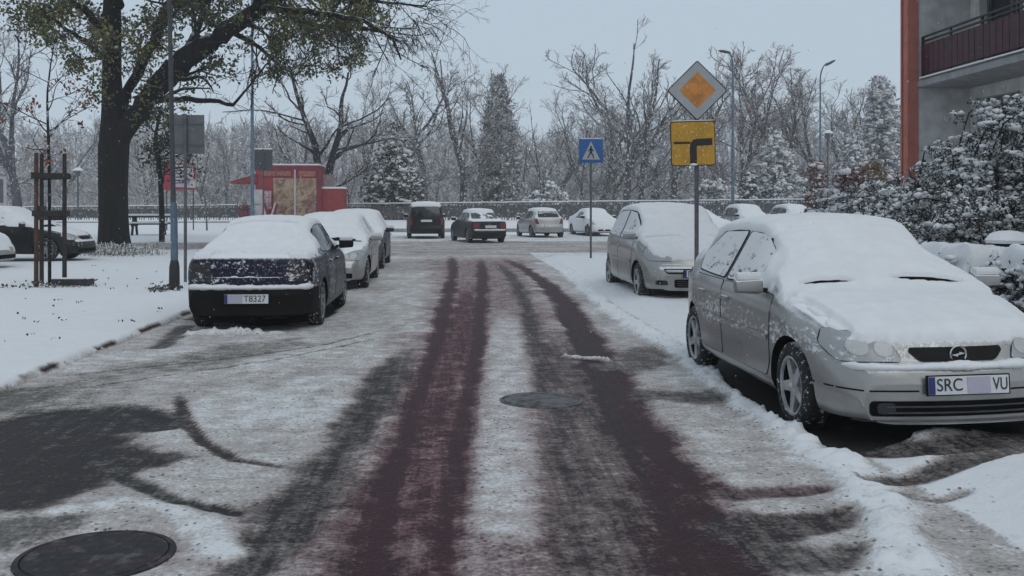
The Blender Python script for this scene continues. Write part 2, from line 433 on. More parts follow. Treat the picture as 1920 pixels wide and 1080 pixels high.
# ------------------------------------------------------------------ cars
def smooth_interp(pts, ys, win=.03):
    px = np.array([p[0] for p in pts]); pz = np.array([p[1] for p in pts])
    return sum(np.interp(np.clip(ys + o, px[0], px[-1]), px, pz) for o in np.linspace(-win, win, 7)) / 7
KINDS = {}
KINDS['hatch'] = dict(W=.855, wr=.575, axle=(1.22, -1.39), R=.305, H=1.45,
    top=[(-2.055,.50),(-2.05,.57),(-2.02,.63),(-1.985,.74),(-1.95,.93),(-1.90,1.0),(-1.62,1.27),(-1.42,1.37),(-1.1,1.425),(-.5,1.45),(0,1.435),(.14,1.40),(.98,.955),(1.06,.915),(1.5,.845),(1.78,.755),(1.90,.69),(1.945,.61),(1.965,.555),(2.02,.53),(2.045,.48),(2.055,.42)],
    belt=[(-2.055,.52),(-1.95,.93),(-1,.945),(.9,.90),(1.3,.83),(1.7,.73),(2.055,.46)],
    plan=[(-2.055,.66),(-1.9,.76),(-1.5,.83),(-.8,.855),(.8,.855),(1.4,.845),(1.75,.79),(1.95,.72),(2.055,.62)],
    zb=[(-2.055,.28),(-1.8,.21),(1.8,.175),(2.055,.19)],
    win=[[(.70,.955),(.12,1.325),(-.26,1.345),(-.30,.95)], [(-.38,.955),(-.34,1.345),(-.98,1.325),(-1.36,1.12),(-1.22,.98)]],
    wind=[(-.62,1.045),(.62,1.045),(.50,1.385),(-.50,1.385)], rearwin=[(-.55,1.02),(.55,1.02),(.47,1.35),(-.47,1.35)],
    doors=[[(.86,.90),(.86,.42),(.78,.31),(-.30,.31),(-.33,.93),(.72,.91)], [(-.36,.93),(-.33,.31),(-.95,.31),(-1.02,.55),(-1.16,.74),(-1.22,.94)]],
    head=[(.36,.565),(.40,.66),(.60,.735),(.74,.755),(.775,.66),(.72,.565)], tail=[(.50,.70),(.68,.70),(.74,.95),(.62,.96)],
    grille=[(-.31,.625),(-.25,.565),(.25,.565),(.31,.625),(.30,.65),(-.30,.65)], lower=[(-.60,.335),(-.60,.24),(.60,.24),(.60,.335)],
    mirror=(.66,.93), bump_z=.51)
KINDS['sedan'] = dict(W=.83, wr=.57, axle=(1.30, -1.28), R=.30, H=1.41,
    top=[(-2.15,.44),(-2.145,.51),(-2.12,.545),(-2.085,.56),(-2.075,.62),(-2.055,.87),(-2.02,.935),(-1.9,.965),(-1.48,.99),(-1.40,1.015),(-.74,1.345),(-.55,1.39),(-.1,1.41),(.25,1.39),(.40,1.35),(1.05,.95),(1.14,.92),(1.7,.83),(1.95,.74),(2.03,.60),(2.06,.55),(2.12,.52),(2.15,.44)],
    belt=[(-2.15,.47),(-2.05,.88),(-1.9,.92),(-.8,.93),(.9,.90),(1.4,.85),(1.9,.72),(2.15,.48)],
    plan=[(-2.15,.70),(-2.0,.765),(-1.6,.81),(-.8,.83),(.8,.83),(1.4,.82),(1.85,.77),(2.05,.71),(2.15,.62)],
    zb=[(-2.15,.23),(-1.8,.18),(1.8,.18),(2.15,.22)],
    win=[[(.80,.95),(.32,1.29),(-.08,1.315),(-.10,.945)], [(-.17,.945),(-.15,1.315),(-.62,1.29),(-1.08,1.06),(-.98,.965)]],
    wind=[(-.62,.99),(.62,.99),(.50,1.34),(-.50,1.34)], rearwin=[(-.60,1.03),(.60,1.03),(.48,1.335),(-.48,1.335)],
    doors=[[(.95,.90),(.95,.42),(.85,.31),(-.12,.31),(-.14,.92),(.82,.91)], [(-.17,.92),(-.15,.31),(-.84,.31),(-.92,.55),(-1.02,.72),(-1.06,.93)]],
    head=[(.38,.60),(.38,.73),(.62,.76),(.72,.74),(.74,.62)], tail=[(.44,.64),(.74,.64),(.75,.86),(.46,.87)],
    grille=[(-.32,.72),(-.32,.62),(.32,.62),(.32,.72)], lower=[(-.5,.37),(-.5,.29),(.5,.29),(.5,.37)],
    mirror=(.75,.97), bump_z=.55)
KINDS['mpv'] = dict(W=.86, wr=.60, axle=(1.28, -1.42), R=.315, H=1.62,
    top=[(-2.12,.50),(-2.11,.60),(-2.08,.70),(-2.04,1.02),(-1.92,1.28),(-1.72,1.48),(-1.35,1.58),(-.6,1.62),(.1,1.595),(.34,1.545),(1.20,1.09),(1.30,1.05),(1.65,.95),(1.88,.80),(1.97,.68),(2.0,.60),(2.05,.57),(2.09,.53),(2.10,.44)],
    belt=[(-2.12,.55),(-2.02,1.0),(-1,1.0),(.9,.97),(1.3,.93),(1.7,.82),(2.10,.50)],
    plan=[(-2.12,.68),(-1.95,.78),(-1.5,.84),(-.8,.86),(.8,.86),(1.4,.85),(1.75,.80),(1.95,.73),(2.10,.60)],
    zb=[(-2.12,.28),(-1.8,.22),(1.8,.20),(2.10,.22)],
    win=[[(.98,1.03),(.30,1.46),(-.20,1.50),(-.24,1.02)], [(-.32,1.02),(-.28,1.505),(-1.1,1.48),(-1.62,1.25),(-1.55,1.06)]],
    wind=[(-.66,1.13),(.66,1.13),(.52,1.53),(-.52,1.53)], rearwin=[(-.58,1.06),(.58,1.06),(.50,1.44),(-.50,1.44)],
    doors=[[(.95,.95),(.92,.45),(.84,.31),(-.22,.31),(-.26,.99),(.90,.98)], [(-.29,.99),(-.25,.31),(-.96,.31),(-1.05,.55),(-1.2,.75),(-1.3,1.0)]],
    head=[(.40,.68),(.42,.80),(.58,.92),(.72,.92),(.78,.78),(.74,.69)], tail=[(.60,.80),(.76,.80),(.72,1.15),(.60,1.15)],
    grille=[(-.56,.565),(-.50,.485),(.50,.485),(.56,.565)], lower=[(-.40,.40),(-.40,.27),(.40,.27),(.40,.40)],
    mirror=(.98,1.04), bump_z=.56)
KINDS['van'] = dict(W=.92, wr=.70, axle=(1.45, -1.45), R=.33, H=1.80,
    top=[(-2.30,.50),(-2.29,.60),(-2.25,.68),(-2.23,1.02),(-2.13,1.48),(-2.04,1.68),(-1.85,1.76),(-.6,1.80),(.3,1.78),(.55,1.72),(1.42,1.13),(1.52,1.09),(2.0,.95),(2.18,.74),(2.22,.60),(2.28,.54),(2.30,.44)],
    belt=[(-2.30,.52),(-2.22,1.0),(-1,1.05),(.9,1.02),(1.4,.98),(1.9,.88),(2.30,.50)],
    plan=[(-2.30,.78),(-2.15,.85),(-1.7,.90),(-.8,.92),(.8,.92),(1.5,.91),(1.95,.85),(2.15,.77),(2.30,.64)],
    zb=[(-2.30,.30),(-1.9,.26),(1.9,.25),(2.30,.27)],
    win=[[(1.15,1.10),(.50,1.56),(.02,1.60),(0,1.08)], [(-.08,1.08),(-.06,1.61),(-1.0,1.61),(-1.0,1.08)], [(-1.08,1.08),(-1.08,1.61),(-1.85,1.58),(-1.95,1.10)]],
    wind=[(-.72,1.17),(.72,1.17),(.60,1.68),(-.60,1.68)], rearwin=[(-.66,1.10),(.66,1.10),(.60,1.62),(-.60,1.62)],
    doors=[[(1.05,1.02),(1.02,.45),(.95,.36),(.0,.36),(.0,1.04)], [(-.04,1.04),(-.04,.36),(-1.05,.36),(-1.1,.60),(-1.1,1.04)]],
    head=[(.45,.70),(.45,.82),(.70,.88),(.78,.85),(.78,.72)], tail=[(.66,.72),(.84,.72),(.82,1.04),(.68,1.04)],
    grille=[(-.40,.80),(-.36,.68),(.36,.68),(.40,.80)], lower=[(-.5,.42),(-.5,.33),(.5,.33),(.5,.42)],
    mirror=(1.1,1.12), bump_z=.60)

def car_shell(K, ns=110, sub=4):
    L0, L1 = K['top'][0][0], K['top'][-1][0]
    ys = np.unique(np.round(np.concatenate([np.linspace(L0, L1, ns), L0 + np.array([.004, .012, .025, .045, .07, .1, .13]), L1 - np.array([.004, .012, .025, .045, .07, .1, .13])]), 4))
    top = smooth_interp(K['top'], ys, .012); belt = np.minimum(smooth_interp(K['belt'], ys), top - .03)
    w = smooth_interp(K['plan'], ys, .06); zb = smooth_interp(K['zb'], ys)
    st = [(y, 1.0, i) for i, y in enumerate(ys)]
    st = [(ys[0], s, 0) for s in (0.0, .35, .7, .9)] + st + [(ys[-1], s, len(ys) - 1) for s in (.9, .7, .35, 0.0)]
    rows = []
    for y, sc, i in st:
        W, b, t, z0 = w[i], belt[i], top[i], zb[i]
        dz = t - b; k = min(1, dz / .3); q = float(sstep(.05, .38, dz)); wr = (1 - q) * .90 * W + q * K['wr'] * (W / K['W']) ** .3
        mid = .5 * (z0 + b)
        cp = [(0, z0), (.72 * W, z0), (.93 * W, z0 + .025), (.985 * W, z0 + .12), (W, mid), (.992 * W, b - .11), (.962 * W, b - .02),
              (.55 * .945 * W + .45 * wr, b + dz * (.38 * q + .3 * (1 - q))), (wr + .012 * q, t - .105 * k), (.90 * wr, t - .045 * k), (.58 * wr, t - .012 * k), (0, t)]
        P = np.array(cp); Q = [P[0]]
        for j in range(len(P) - 1):
            p0, p1, p2, p3 = P[max(j - 1, 0)], P[j], P[j + 1], P[min(j + 2, len(P) - 1)]
            for a in np.linspace(0, 1, sub + 1)[1:]:
                cr = .5 * ((2 * p1) + (p2 - p0) * a + (2 * p0 - 5 * p1 + 4 * p2 - p3) * a * a + (3 * p1 - p0 - 3 * p2 + p3) * a ** 3)
                Q.append(.55 * cr + .45 * (p1 * (1 - a) + p2 * a))
        Q = np.array(Q); Q[:, 0] = np.maximum(Q[:, 0], 0) * sc
        rows.append(np.column_stack([Q[:, 0], np.full(len(Q), y), Q[:, 1]]))
    A = np.array(rows); R, C = A.shape[:2]
    full = np.concatenate([A, A[:, -2:0:-1] * np.array([-1, 1, 1])], 1); n = full.shape[1]
    kk = .15 * np.clip((np.abs(full[..., 1]) - .25) / 1.2, 0, 1) * np.sign(full[..., 1])
    full[..., 1] -= kk * (full[..., 0] / K['W']) ** 2
    F = [(i * n + j, i * n + (j + 1) % n, (i + 1) * n + (j + 1) % n, (i + 1) * n + j) for i in range(R - 1) for j in range(n)]
    bm = bmesh.new()
    vs = [bm.verts.new(p) for p in full.reshape(-1, 3)]
    for f in F: bm.faces.new([vs[i] for i in f])
    bmesh.ops.remove_doubles(bm, verts=bm.verts, dist=.0004)
    bmesh.ops.dissolve_degenerate(bm, edges=bm.edges, dist=.0003)
    bmesh.ops.recalc_face_normals(bm, faces=bm.faces)
    return bm

def round_poly(P, r, n=4):
    out = []; m = len(P)
    for i in range(m):
        a, b, c = Vector(P[i - 1]), Vector(P[i]), Vector(P[(i + 1) % m])
        d1, d2 = (a - b), (c - b); rr = min(r, d1.length * .4, d2.length * .4)
        p, q = b + d1.normalized() * rr, b + d2.normalized() * rr
        for k in range(n + 1):
            t = k / n; out.append(tuple((1 - t) ** 2 * p + 2 * t * (1 - t) * b + t * t * q))
    return out
def grow(P, d):
    c = Vector((sum(p[0] for p in P) / len(P), sum(p[1] for p in P) / len(P)))
    return [tuple(Vector(p) + (Vector(p) - c).normalized() * d) for p in P]
def patch(bvh, poly, axis, off, cell=.06, sign=1, r=.03):
    """polygon laid on the body. axis 'X': poly=(y,z) seen from the side, 'Y': (x,z) seen from the front (sign 1) or the rear, 'Z': (x,y) from above"""
    if r: poly = round_poly(poly, r)
    bm = bmesh.new(); vs = [bm.verts.new((p[0], p[1], 0)) for p in poly]; bm.faces.new(vs)
    xs = [p[0] for p in poly]; zs = [p[1] for p in poly]
    for a, lo, hi in (((1, 0, 0), min(xs), max(xs)), ((0, 1, 0), min(zs), max(zs))):
        k = max(1, int((hi - lo) / cell))
        for i in range(1, k):
            v = lo + (hi - lo) * i / k
            bmesh.ops.bisect_plane(bm, geom=bm.verts[:] + bm.edges[:] + bm.faces[:], plane_co=(v * a[0], v * a[1], 0), plane_no=a)
    V, ok = [], []
    for v in bm.verts:
        a, b = v.co.x, v.co.y
        if axis == 'X': o, d = Vector((3 * sign, a, b)), Vector((-sign, 0, 0))
        elif axis == 'Y': o, d = Vector((a, 6 * sign, b)), Vector((0, -sign, 0))
        else: o, d = Vector((a, b, 6)), Vector((0, 0, -1))
        h = bvh.ray_cast(o, d)
        if h[0] is None: V.append(o); ok.append(False)
        else:
            nn = h[1] if h[1].dot(d) < 0 else -h[1]
            V.append(h[0] + nn * off); ok.append(True)
    bm.verts.index_update()
    F = [tuple(v.index for v in f.verts) for f in bm.faces if all(ok[v.index] for v in f.verts)]
    bm.free(); return V, F
def patch_obj(name, bvh, poly, axis, off, mat, parent, sign=1, cell=.06, r=.03):
    V, F = patch(bvh, poly, axis, off, cell, sign, r)
    m = MB(); m.add(V, F); o = m.build(name, mat, parent, smooth=True)
    return o

def make_wheel(kind, R, w=.19, five=True):
    """a tyre with its rim as child; the axle points along X, outside at +X"""
    t = MB(); h = w / 2; ri = R * .66
    t.lathe([(ri, -h * .9), (ri + .02, -h), (R - .03, -h), (R - .006, -h * .8), (R, -h * .5), (R, h * .5), (R - .006, h * .8), (R - .03, h), (ri + .02, h), (ri, h * .9)], 40, axis='X', closed=True)
    m = MB(); m.lathe([(ri + .004, h * .86), (ri - .015, h * .80), (ri - .025, h * .2), (ri - .03, 0), (.02, 0)], 40, axis='X', mi=1, cap=False)
    m.lathe([(ri + .006, h * .80), (ri + .006, h * .98), (ri - .012, h * .94), (ri - .016, h * .80)], 40, axis='X', closed=True)
    m.lathe([(.075, h * .2), (.075, h * .80), (.055, h * .86), (.0, h * .87)], 20, axis='X')
    nsp = 5 if five else 9
    for k in range(nsp):
        a = 2 * math.pi * k / nsp + .3; wd = .075 if five else .04
        V = []
        for rr, hh, ww in ((.05, h * .78, wd * 1.1), (ri - .01, h * .84, wd * .8)):
            for s in (-1, 1):
                for z in (0, -.035):
                    y, zz = rr, s * ww / 2
                    V.append((hh + z, y * math.cos(a) - zz * math.sin(a), y * math.sin(a) + zz * math.cos(a)))
        m.add(V, [(0, 2, 6, 4), (1, 5, 7, 3), (0, 4, 5, 1), (2, 3, 7, 6)])
    tm = t.build('wheel', MT['tyre'], None, smooth=True)
    rm = m.build('rim', [MT['rim'] if five else MT['steel_rim'], MT['under']], tm, smooth=True)
    return tm, rm
WHEELS = {}

def car_snow(bvh, K, tmax, mask, parent, seed, step=.032, thr=.42, name='snow_cover', lump=.35):
    """a real layer lying on everything that faces up; its edges sink into the body"""
    L0, L1 = K['top'][0][0] - .03, K['top'][-1][0] + .03
    xs = np.arange(-K['W'] - .06, K['W'] + .07, step); ys = np.arange(L0, L1 + step, step)
    nx, ny = len(xs), len(ys); Z = np.full((ny, nx), np.nan); NZ = np.zeros((ny, nx))
    for j, y in enumerate(ys):
        for i, x in enumerate(xs):
            h = bvh.ray_cast(Vector((x, y, 5)), Vector((0, 0, -1)))
            if h[0] is not None: Z[j, i] = h[0].z; NZ[j, i] = abs(h[1].z)
    X, Y = np.meshgrid(xs, ys)
    valid = ~np.isnan(Z)
    M = np.where(valid, sstep(thr, thr + .15, NZ), 0) * mask(X, Y, np.nan_to_num(Z))
    Zf = Z.copy()
    for _ in range(6):
        p = np.pad(Zf, 1, constant_values=np.nan)
        st = np.stack([p[1:-1, :-2], p[1:-1, 2:], p[:-2, 1:-1], p[2:, 1:-1]])
        with np.errstate(all='ignore'):
            av = np.nanmean(st, 0) if True else 0
        Zf = np.where(np.isnan(Zf), av - .01, Zf)
    Bl = M.copy()
    for _ in range(2):
        p = np.pad(Bl, 1, mode='edge'); Bl = (p[1:-1, 1:-1] * 2 + p[:-2, 1:-1] + p[2:, 1:-1] + p[1:-1, :-2] + p[1:-1, 2:]) / 6
    nz = fbm(X * 4 + seed * 3.1, Y * 4, seed, 4) - .5; nf = fbm(X * 16 + seed, Y * 16, seed + 9, 3) - .5
    T = tmax * (np.clip(2.2 * (Bl - .42), -.6, 1.0)) * (1 + lump * nz) + .010 * nf * M
    if hasattr(mask, 'holes'):
        hf, gf = mask.holes(X, Y); T = T * gf; T = np.where(hf < 1, np.minimum(T, T * hf - .035 * (1 - hf)), T)
    T = np.where(T < 0, T * 3.5 - .004, T)
    T = np.where(np.isnan(Zf), -1, T)
    Zs = np.nan_to_num(Zf) + np.maximum(T, -.12)
    idx = np.arange(nx * ny).reshape(ny, nx)
    keep = ~np.isnan(Zf) & (T > -.9)
    pos = T > 0; kf = (keep[:-1, :-1] & keep[1:, :-1] & keep[:-1, 1:] & keep[1:, 1:]) & (pos[:-1, :-1] | pos[1:, :-1] | pos[:-1, 1:] | pos[1:, 1:])
    F = np.stack([idx[:-1, :-1], idx[:-1, 1:], idx[1:, 1:], idx[1:, :-1]], -1)[kf]
    V = np.stack([X, Y, Zs], -1).reshape(-1, 3)
    used = np.unique(F); mp = np.full(nx * ny, -1); mp[used] = np.arange(len(used))
    return obj_np(name, V[used], mp[F], MT['car_snow'], parent)

def ledge_snow(root, bvh, z, sign, w, seed, r=.035, gap=.0, inset=.02):
    """snow lying along the top of a bumper"""
    rng = np.random.default_rng(seed); pts, rad = [], []
    for x in np.arange(-w, w + .001, .022):
        h = bvh.ray_cast(Vector((x, 6 * sign, z - .025)), Vector((0, -sign, 0)))
        if h[0] is None: continue
        q = float(fbm(np.array([x * 7 + seed]), np.array([seed * 1.7]), seed, 3)[0]); e = min(1, (w - abs(x)) / .08 + .15)
        if q < gap: q = .12
        pts.append((x, h[0].y - sign * inset, z - .012 + .012 * q)); rad.append(r * (.45 + 1.0 * q) * e)
    m = MB(); V = []
    n = 9
    for p, q in zip(pts, rad):
        for k in range(n):
            a = 2 * math.pi * k / n; V.append((p[0] + rng.normal(0, .002), p[1] + 1.35 * q * math.cos(a) + rng.normal(0, .002), p[2] + .9 * q * math.sin(a) + rng.normal(0, .002)))
    F = [(i * n + k, i * n + (k + 1) % n, (i + 1) * n + (k + 1) % n, (i + 1) * n + k) for i in range(len(pts) - 1) for k in range(n)]
    m.add(V, F); return m.build('bumper_snow', MT['car_snow'], root, smooth=True, sharp=3)

def plate_obj(parent, bvh, z, sign, texts, blank=None, eu=True, tilt=0.0):
    h = bvh.ray_cast(Vector((0, 6 * sign, z)), Vector((0, -sign, 0)))
    y = h[0].y + .014 * sign
    fr = MB(); fr.box((0, 0, 0), (.545, .014, .128)); f = fr.build('plate_frame', MT['black_plastic'], parent, bevel=.004)
    f.location = (0, y, z); f.rotation_euler = (tilt, 0, 0 if sign < 0 else math.pi); f.name = 'number_plate'
    m = MB(); m.box((0, -.009, 0), (.52, .006, .112), 0)
    if eu: m.box((-.24, -.0135, 0), (.04, .004, .108), 1)
    if blank: m.box((blank[0], -.0135, 0), (blank[1], .004, .10), 2)
    m.build('plate_face', [MT['plate'], MT['plate_blue'], MT['plate_blank']], f)
    for s, x, w in texts:
        t = text_obj(s, .105, MT['ink'], f, width=w); t.location = (x, -.0148, 0); t.rotation_euler = (math.radians(90), 0, 0)
        t.scale = (1, 1.05, 1)
    return f

def make_car(name, label, kind, loc, heading, paint, glass='glass', snow=.05, mask=None, detail=1, plates=(), bump_mat=None, low_mat=None,
             tails='red_lamp', roll=0.0, five=True, seed=1, group=None, front=True, rear=True, side_glass=None, mould=None, step=None, res=110, cat='car', seam=True, thr=.42):
    """heading: world direction of the nose, degrees clockwise from +Y"""
    K = KINDS[kind]
    root = thing(name, label, cat, loc, -math.radians(heading), group)
    root.rotation_euler = (0, roll, -math.radians(heading))
    bm = car_shell(K, res, 4 if detail else 3)
    bvh = BVHTree.FromBMesh(bm)
    me = bpy.data.meshes.new('shell'); bm.to_mesh(me); bm.free()
    tmp = bpy.data.objects.new('shell', me); COL.objects.link(tmp)
    RA = K['R'] + .045
    cut = MB()
    for a in K['axle']: cut.lathe([(RA, -1.5), (RA, 1.5)], 44, c=(0, a, K['R']), axis='X')
    co = cut.build('cutter', MT['under'])
    md = tmp.modifiers.new('b', 'BOOLEAN'); md.operation = 'DIFFERENCE'; md.object = co; md.solver = 'EXACT'
    dg = bpy.context.evaluated_depsgraph_get()
    res_me = bpy.data.meshes.new_from_object(tmp.evaluated_get(dg))
    bpy.data.objects.remove(tmp); bpy.data.objects.remove(co)
    bm = bmesh.new(); bm.from_mesh(res_me)
    L0, L1 = K['top'][0][0], K['top'][-1][0]
    bum = []
    for f in bm.faces:
        c = f.calc_center_median(); f.material_index = 0; f.smooth = True
        for a in K['axle']:
            if abs(math.hypot(c.y - a, c.z - K['R']) - RA) < .02 and abs(f.normal.x) < .3: f.material_index = 1
        if f.normal.z < -.75 and c.z < .34: f.material_index = 1
        if f.material_index == 0 and c.z < K['bump_z'] and (c.y > K['axle'][0] + RA or c.y < K['axle'][1] - RA): bum.append(f)
        elif f.material_index == 0 and low_mat and c.z < .33: f.material_index = 1
    # bumpers become parts of their own
    bc = bm.copy(); bc.faces.ensure_lookup_table(); bm.faces.index_update()
    ids = set(f.index for f in bum)
    bc.faces.index_update()
    fr = [f for f in bc.faces if not (f.index in ids and f.calc_center_median().y > 0)]
    bf = bc.copy(); bf.faces.index_update()
    bmesh.ops.delete(bc, geom=fr, context='FACES')
    bmesh.ops.delete(bf, geom=[f for f in bf.faces if not (f.index in ids and f.calc_center_median().y < 0)], context='FACES')
    bmesh.ops.delete(bm, geom=bum, context='FACES')
    def put(b, nm, mats):
        m2 = bpy.data.meshes.new(nm); b.to_mesh(m2); b.free()
        for q in mats: m2.materials.append(q)
        m2.set_sharp_from_angle(angle=math.radians(50))
        return link(bpy.data.objects.new(nm, m2), root)
    bmat = bump_mat or paint
    put(bm, 'body', [paint, MT['under']]); put(bc, 'bumper', [bmat, MT['under']]); put(bf, 'bumper', [bmat, MT['under']])
    # glass
    patch_obj('windscreen', bvh, K['wind'], 'Y', .004, MT[glass], root, 1, .04, .06)
    patch_obj('rear_window', bvh, K['rearwin'], 'Y', .004, MT[glass], root, -1, .08, .06)
    sg = MT[side_glass or glass]
    if detail:
        yc = next(p[0] for p in K['top'][::-1] if p[1] > K['belt'][3][1] + .05); wc = K['W'] * .80
        patch_obj('cowl', bvh, [(-wc, yc - .20), (wc, yc - .20), (wc, yc + .10), (-wc, yc + .10)], 'Z', .012, MT['under'], root, 1, .025, .02)
        zs = .5 * (K['belt'][3][1] + .25) + .02
        for s in (1, -1):
            patch_obj('side_moulding', bvh, [(K['axle'][1] + K['R'] + .08, zs - .022), (K['axle'][0] - K['R'] - .08, zs - .022), (K['axle'][0] - K['R'] - .08, zs + .022), (K['axle'][1] + K['R'] + .08, zs + .022)], 'X', .014, mould or paint, root, s, .08, .01)
    for s in (1, -1):
        if detail:
            for k, d in enumerate(K['doors']):
                do = patch_obj('door', bvh, d, 'X', .004, paint, root, s, .07, .04)
                if seam: patch_obj('door_seam', bvh, grow(d, .009), 'X', .0015, MT['under'], do, s, .07, .04)
                wy = K['win'][k]; patch_obj('window', bvh, wy, 'X', .007, sg, do, s, .06, .04)
                patch_obj('window_trim', bvh, grow(wy, .025), 'X', .005, MT['black_plastic'], do, s, .06, .05)
                y = min(p[0] for p in d) + (.14 if k == 0 else .30); z = K['belt'][3][1] - .10
                h = bvh.ray_cast(Vector((3 * s, y, z)), Vector((-s, 0, 0)))
                b = MB(); b.box((h[0].x + s * .018, y, z), (.03, .17, .028)); b.build('handle', paint, do, bevel=.008)
        for k in range(2 if detail else 0, len(K['win'])):
            patch_obj('window', bvh, K['win'][k], 'X', .006, sg, root, s, .08, .04)
        if front:
            V = K['head'] if s > 0 else [(-p[0], p[1]) for p in K['head']][::-1]
            hl = patch_obj('headlight', bvh, V, 'Y', .008, MT['lamp_glass'], root, 1, .04, .03)
            if detail > 1:
                hx = .5 * (K['head'][0][0] + K['head'][3][0]) * s; hz = .5 * (K['head'][0][1] + K['head'][2][1]) - .01
                for dx, rr in ((-.09, .055), (.055, .062)):
                    patch_obj('reflector', bvh, [(hx + dx * s + rr * math.cos(a), hz + .012 * (dx > 0) + rr * .85 * math.sin(a)) for a in np.linspace(0, 6.283, 15)[:-1]], 'Y', .011, MT['reflector'], hl, 1, .03, 0)
            if detail: patch_obj('headlight_rim', bvh, grow(V, .006), 'Y', .005, MT['under'], hl, 1, .04, .04)
        if rear:
            V = K['tail'] if s > 0 else [(-p[0], p[1]) for p in K['tail']][::-1]
            patch_obj('tail_light', bvh, V, 'Y', .006, MT[tails], root, -1, .05, .03)
        # mirror
        my, mz = K['mirror']
        h = bvh.ray_cast(Vector((3 * s, my, mz - .03)), Vector((-s, 0, 0)))
        x0 = h[0].x
        b = MB(); b.add([(q * .105, y, z * (.078 if q * s < 0 else .062)) for q in (-1, 1) for y, z in ((-.045, -1), (-.045, 1), (.05, .55), (.05, -.6))], [(0, 1, 2, 3), (7, 6, 5, 4), (0, 4, 5, 1), (1, 5, 6, 2), (2, 6, 7, 3), (3, 7, 4, 0)])
        m = b.build('mirror', MT['black_plastic'] if (bump_mat or detail == 0) else paint, root, bevel=.026)
        m.location = (x0 + s * .125, my, mz + .035)
        a = MB(); a.box((x0 + s * .03, my, mz + .0), (.10, .05, .03)); a.build('mirror_arm', MT['black_plastic'], root, bevel=.008)
        if snow:
            c = MB(); c.box((0, -.005, .072), (.19, .095, .055))
            q = c.build('snow_cap', MT['car_snow'], m, bevel=.024)
    if front:
        patch_obj('grille', bvh, K['grille'], 'Y', .007, MT['black_plastic'], root, 1, .04, .03)
        patch_obj('lower_grille', bvh, K['lower'], 'Y', .007, MT['under'], root, 1, .05, .03)
    # wheels
    key = (round(K['R'], 3), five)
    if key not in WHEELS: WHEELS[key] = make_wheel(kind, *key[:1], five=five); first = True
    else: first = False
    for a in K['axle']:
        for s in (1, -1):
            tm, rm = WHEELS[key]
            if first: t, r = tm, rm; first = False
            else:
                t = tm.copy(); COL.objects.link(t); r = rm.copy(); COL.objects.link(r); r.parent = t
            t.parent = root
            wy = np.interp(a, [p[0] for p in K['plan']], [p[1] for p in K['plan']])
            t.location = (s * (wy - .115), a, K['R']); t.rotation_euler = (.4 * a, 0, 0 if s > 0 else math.pi)
    for sign, z, texts, kw in plates: plate_obj(root, bvh, z, sign, texts, **kw)
    if snow:
        car_snow(bvh, K, snow, mask or (lambda X, Y, Z: np.ones_like(X)), root, seed, step or ((.022 if detail > 1 else .03) if detail else .045), thr)
    return root, bvh
# ------------------------------------------------------------------ ground: one sheet, cut into road, pavements and park ground
KL, KR = -3.68, 2.50                       # kerb lines of the street
YJ = 33.0                                  # where the street meets the cross road
def ground_z(X, Y):
    """level of the ground without its snow"""
    left = (X < KL) & (Y < YJ - 1.5)
    z = np.where(X < KL, .06 * sstep(KL, KL - .05, X), 0.0)
    z = np.where(X > KR + .0, .05 * sstep(KR + .0, KR + .5, X), z)
    z = np.where(Y > YJ - 2, z * (1 - sstep(YJ - 2, YJ - 1.2, Y)), z)
    z = z + .10 * sstep(26, 33, Y) * sstep(3.2, 4.0, X) * sstep(34, 33, Y) * 0
    z = np.maximum(z, .40 * sstep(34, 38.5, Y) * sstep(-6.3, -8.5, X))
    z = np.maximum(z, .62 * sstep(53, 64, Y)) - .0035 * np.clip(Y - 72, 0, 400)
    return z
def gz(x, y):
    return float(ground_z(np.array([float(x)]), np.array([float(y)]))[0])

